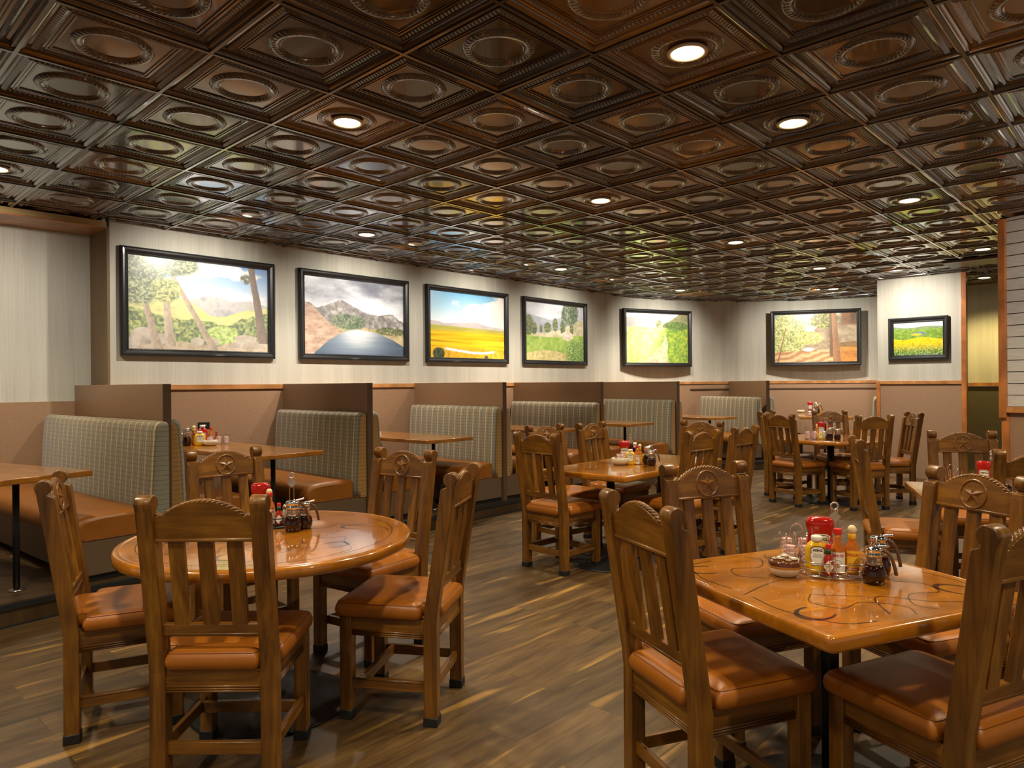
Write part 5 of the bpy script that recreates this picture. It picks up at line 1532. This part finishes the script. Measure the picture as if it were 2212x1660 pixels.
def mk_sign():
    r = empty('table_sign')
    m1 = MB(); m1.box((0, 0, 0.168), (0.004, 0.105, 0.068), black_metal, 0.002, 1); p_ = m1.build('sign_plate', r)
    m1 = MB(); 
    for k, (y, z, l) in enumerate(((0.005, 0.178, 0.034), (0.008, 0.170, 0.04), (0.0, 0.160, 0.03))): m1.box((0.0024, y, z), (0.0006, l, 0.002), label_white)
    m1.build('sign_marks', p_)
    m1 = MB(); m1.box((0, -0.012, 0.112), (0.010, 0.032, 0.06), black_metal, 0.003, 1); m1.lathe([(0.03, 0), (0.03, 0.004), (0.006, 0.012), (0.005, 0.09)], black_metal, 20, c=(0, -0.012, 0)); m1.build('sign_post', r)
    return r

FT = TZ + 0.0006; BT = PLAT + 0.7305
def put(kind, x, y, z, label, turn=0.0, scale=None, group=None):
    mk = {'ketchup': mk_ketchup(), 'ketchup_up': mk_ketchup(True), 'mustard': mk_mustard, 'tapatio': mk_tapatio, 'cholula': mk_cholula, 'tabasco': mk_tabasco,
          'syrup': mk_syrup, 'stand': mk_stand, 'caddy': mk_caddy(), 'blackcaddy': mk_caddy(black_metal), 'scroll': mk_scroll, 'bowl2': mk_bowl(), 'bowl': mk_bowl(False), 'tub': mk_tub, 'cup': mk_cup,
          'jamrack': mk_jamrack, 'salt': mk_salt, 'cheese': mk_cheese, 'soy': mk_soy, 'sign': mk_sign}[kind]
    cat = {'ketchup': 'ketchup', 'ketchup_up': 'ketchup', 'mustard': 'mustard', 'tapatio': 'hot sauce', 'cholula': 'hot sauce', 'tabasco': 'hot sauce', 'syrup': 'syrup jug', 'stand': 'table marker',
           'caddy': 'caddy', 'blackcaddy': 'caddy', 'scroll': 'caddy', 'bowl2': 'bowl', 'bowl': 'bowl', 'tub': 'jam tub', 'cup': 'creamer', 'jamrack': 'rack', 'salt': 'shaker', 'cheese': 'shaker', 'soy': 'sauce bottle', 'sign': 'sign'}[kind]
    return once(kind, mk, (x, y, z), facecam(x, y) + turn, label, cat, scale, group)

# --- foreground table
F_ = 'on the foreground horseshoe table'
put('caddy', 2.478, 0.862, FT, 'chrome wire caddy holding the sauces ' + F_, 0.1)
CZ = FT + 0.011
put('ketchup', 2.522, 0.912, CZ, 'upside-down red ketchup bottle ' + F_, 0.12, (1, 1, 0.93))
put('mustard', 2.445, 0.895, CZ, 'yellow mustard bottle ' + F_, 0.12)
put('tabasco', 2.432, 0.852, CZ, 'small green-necked pepper sauce bottle ' + F_, 0.0)
put('tapatio', 2.478, 0.838, CZ, 'hot sauce bottle with white label and red cap ' + F_, 0.0)
put('cholula', 2.505, 0.800, CZ, 'hot sauce bottle with wooden ball cap and yellow label ' + F_, 0.05)
put('stand', 2.560, 0.875, FT, 'metal ring stand with a diamond tag rising behind the ketchup ' + F_, 0.35)
put('syrup', 2.470, 0.722, FT, 'front syrup jug at the right of the caddy ' + F_, -0.1)
put('syrup', 2.580, 0.738, FT, 'rear syrup jug behind the other one ' + F_, -0.1, (1, 1, 1.12))
put('bowl2', 2.372, 0.976, FT, 'cream and brown glazed bowl of jam tubs ' + F_, 0.0, (1.0, 1.0, 1.0))
jr = put('jamrack', 2.565, 1.010, FT, 'chrome rack stacked with creamer cups behind the glazed bowl', 0.25, (1.15, 1.15, 1.2))
g = 'jam tubs heaped in the glazed bowl'
for k, (dx, dy, dz) in enumerate(((0.018, 0.018, .042), (0.022, -0.014, .043), (-0.014, 0.022, .044), (-0.012, -0.016, .045), (0.002, 0.0, .054), (-0.028, 0.004, .050), (0.004, -0.030, .047))):
    put('tub', 2.372 + dx, 0.976 + dy, FT + dz + 0.002, 'small foil-topped jam tub heaped in the glazed bowl on the foreground table', k, None, g)
g = 'creamer cups stacked in the foreground rack'
an = facecam(2.565, 1.010) + 0.25
for sx, sy in ((1, 1), (1, -1), (-1, 1), (-1, -1)):
    for k in range(4 if sx > 0 else 5):
        ox, oy = sx * 0.0242, sy * 0.0276
        put('cup', 2.565 + ox * math.cos(an) - oy * math.sin(an), 1.010 + ox * math.sin(an) + oy * math.cos(an), FT + 0.006 + 0.0156 * k, 'pink-lidded creamer cup stacked in the chrome rack on the foreground table', 0.3 * k, None, g)

# --- left round table
R_ = 'on the left round table'
put('scroll', 1.640, 3.085, FT, 'black scrollwork caddy ' + R_, 0.2)
CZ = FT + 0.009
put('ketchup', 1.632, 3.240, FT, 'red ketchup bottle half hidden behind a chair post ' + R_, 0.0)
put('cholula', 1.618, 3.128, CZ, 'hot sauce bottle with pale ball cap ' + R_, 0.0)
put('tapatio', 1.598, 3.085, CZ, 'red-capped hot sauce bottle with white label ' + R_, 0.0)
put('tabasco', 1.622, 3.045, CZ, 'small pepper sauce bottle with green neck ' + R_, 0.0)
put('cheese', 1.675, 3.055, CZ, 'glass shaker with pale contents behind the pepper sauce ' + R_, 0.0)
put('syrup', 1.620, 2.915, FT, 'larger dark syrup jug ' + R_, 0.0, (1.1, 1.1, 1.15))
put('syrup', 1.690, 2.935, FT, 'smaller syrup jug behind the larger one ' + R_, 0.0)
put('stand', 1.735, 3.130, FT, 'black-looking ring stand behind the sauces ' + R_, 0.0, (1, 1, 1.0))

# --- joined middle tables
M_ = 'on the joined middle tables'
put('bowl', 4.715, 3.275, FT, 'cream bowl heaped with packets ' + M_, 0, (1.35, 1.35, 1.05))
g = 'packets heaped in the cream bowl on the middle tables'
for k in range(9):
    a = k * 2.4; q = 0.013 * math.sqrt(k)
    put('cup' if k % 3 else 'tub', 4.715 + q * math.cos(a), 3.275 + q * math.sin(a), FT + 0.058 - 0.3 * q + (0.016 if k < 3 else 0), 'small portion cup heaped in the cream bowl on the joined middle tables', a, None, g)
put('ketchup', 4.80, 3.290, FT, 'red upside-down ketchup bottle ' + M_, 0, (1, 1, 1.0))
put('mustard', 4.775, 3.215, FT, 'yellow mustard bottle ' + M_)
put('tapatio', 4.823, 3.185, FT, 'red-capped hot sauce bottle ' + M_)
put('cholula', 4.858, 3.180, FT, 'hot sauce bottle with ball cap ' + M_)
put('soy', 4.855, 3.225, FT, 'dark sauce bottle with white cap ' + M_)
put('syrup', 4.828, 3.052, FT, 'front syrup jug ' + M_)
put('syrup', 4.885, 3.128, FT, 'rear syrup jug ' + M_, 0, (1, 1, 1.2))
put('salt', 4.775, 3.310, FT, 'glass pepper shaker ' + M_)
put('stand', 4.848, 3.262, FT, 'ring stand with diamond tag ' + M_)

# --- back round table
K_ = 'on the back round table'
put('jamrack', 8.20, 3.055, FT, 'chrome rack of creamer stacks ' + K_, 0, (1.5, 1.5, 1.0))
g = 'creamer cups in the rack on the back round table'
an = facecam(8.20, 3.055)
for sx, sy in ((1, 1), (1, -1), (-1, 1), (-1, -1)):
    for k in range(5):
        ox, oy = sx * 0.0315, sy * 0.036
        put('cup', 8.20 + ox * math.cos(an) - oy * math.sin(an), 3.055 + ox * math.sin(an) + oy * math.cos(an), FT + 0.006 + 0.0156 * k, 'creamer cup stacked in the chrome rack on the back round table', 0, (1.3, 1.3, 1), g)
put('ketchup', 8.42, 3.02, FT, 'red ketchup bottle ' + K_)
put('cholula', 8.40, 3.06, FT, 'ball-capped hot sauce bottle ' + K_)
put('mustard', 8.22, 2.955, FT, 'yellow mustard bottle ' + K_, 0, (0.8, 0.8, 0.7))
put('cheese', 8.25, 2.925, FT, 'pale glass shaker ' + K_)
put('syrup', 8.24, 2.865, FT, 'left syrup jug ' + K_, 0, (1.1, 1.1, 1.1))
put('syrup', 8.30, 2.80, FT, 'right syrup jug ' + K_)
put('tapatio', 8.44, 2.94, FT, 'red-capped hot sauce bottle ' + K_)
put('stand', 8.48, 2.99, FT, 'ring stand with diamond tag ' + K_, 0, (1.2, 1.2, 1.0))

# --- second booth table
S_ = 'on the booth table by the black sign'
put('syrup', 2.520, 6.515, BT, 'left syrup jug ' + S_, 0, (1.1, 1.1, 1.0))
put('syrup', 2.590, 6.550, BT, 'taller syrup jug ' + S_, 0, (1.15, 1.15, 1.35))
put('cholula', 2.675, 6.590, BT, 'ball-capped hot sauce bottle ' + S_, 0, (1, 1, 1.1))
put('ketchup_up', 2.760, 6.610, BT, 'upright ketchup bottle with white cap ' + S_)
put('mustard', 2.685, 6.490, BT, 'yellow mustard bottle ' + S_, 0, (1.25, 1.25, 1.05))
put('sign', 2.790, 6.655, BT, 'small black sign standing on the second booth table against the wall')
put('tapatio', 2.835, 6.600, BT, 'red-capped hot sauce bottle ' + S_)
put('tabasco', 2.870, 6.560, BT, 'small pepper sauce bottle ' + S_, 0, (1.2, 1.2, 1.1))
put('bowl', 2.745, 6.405, BT, 'shallow cream bowl of creamers ' + S_, 0, (1.25, 1.25, 0.9))
g = 'creamers heaped in the booth bowl'
for k in range(7):
    a = k * 2.4; q = 0.014 * math.sqrt(k)
    put('cup', 2.745 + q * math.cos(a), 6.405 + q * math.sin(a), BT + 0.045 - .3 * q + (0.014 if k < 2 else 0), 'creamer cup heaped in the bowl on the booth table', a, None, g)
put('jamrack', 2.905, 6.515, BT, 'chrome rack ' + S_, 0, (1.35, 1.35, 1.0))
g = 'cups in the booth rack'
an = facecam(2.9, 6.5)
for sx, sy in ((1, 1), (1, -1), (-1, 1), (-1, -1)):
    for k in range(4):
        ox, oy = sx * 0.0284, sy * 0.0324
        put('cup', 2.90 + ox * math.cos(an) - oy * math.sin(an), 6.50 + ox * math.sin(an) + oy * math.cos(an), BT + 0.006 + 0.0156 * k, 'creamer cup in the chrome rack on the booth table', 0, (1.15, 1.15, 1), g)
put('salt', 4.395, 6.10, BT, 'salt shaker alone on the booth table behind the second partition')

# --- last booth
E_ = 'on the last booth table below the forest picture'
put('bowl', 12.27, 4.745, BT, 'cream bowl ' + E_, 0, (1.3, 1.3, .9))
put('jamrack', 12.33, 4.66, BT, 'chrome rack ' + E_, 0, (1.7, 1.7, 1.2))
put('ketchup', 12.45, 4.65, BT, 'red ketchup bottle ' + E_)
put('cheese', 12.30, 4.535, BT, 'pale shaker ' + E_, 0, (1.1, 1.1, .8))
put('syrup', 12.36, 4.50, BT, 'syrup jug ' + E_, 0, (1.3, 1.3, 1.3))
put('soy', 12.46, 4.555, BT, 'dark sauce bottle ' + E_, 0, (1, 1, 1.05))
put('cholula', 12.44, 4.49, BT, 'ball-capped hot sauce bottle ' + E_)

# --- right hand table
G_ = 'on the right-hand table, rising above a chair crest'
put('caddy', 5.00, 0.86, FT, 'wire caddy ' + G_)
put('ketchup', 4.99, 0.845, FT + .011, 'red ketchup bottle ' + G_, 0, (0.8, 0.8, 0.88))
put('stand', 5.06, 0.82, FT, 'ring stand ' + G_, 1.2)
put('jamrack', 5.08, 1.03, FT, 'chrome rack ' + G_, 0.3, (1.1, 1.1, 1.15))
put('syrup', 4.86, 0.72, FT, 'syrup jug ' + G_)
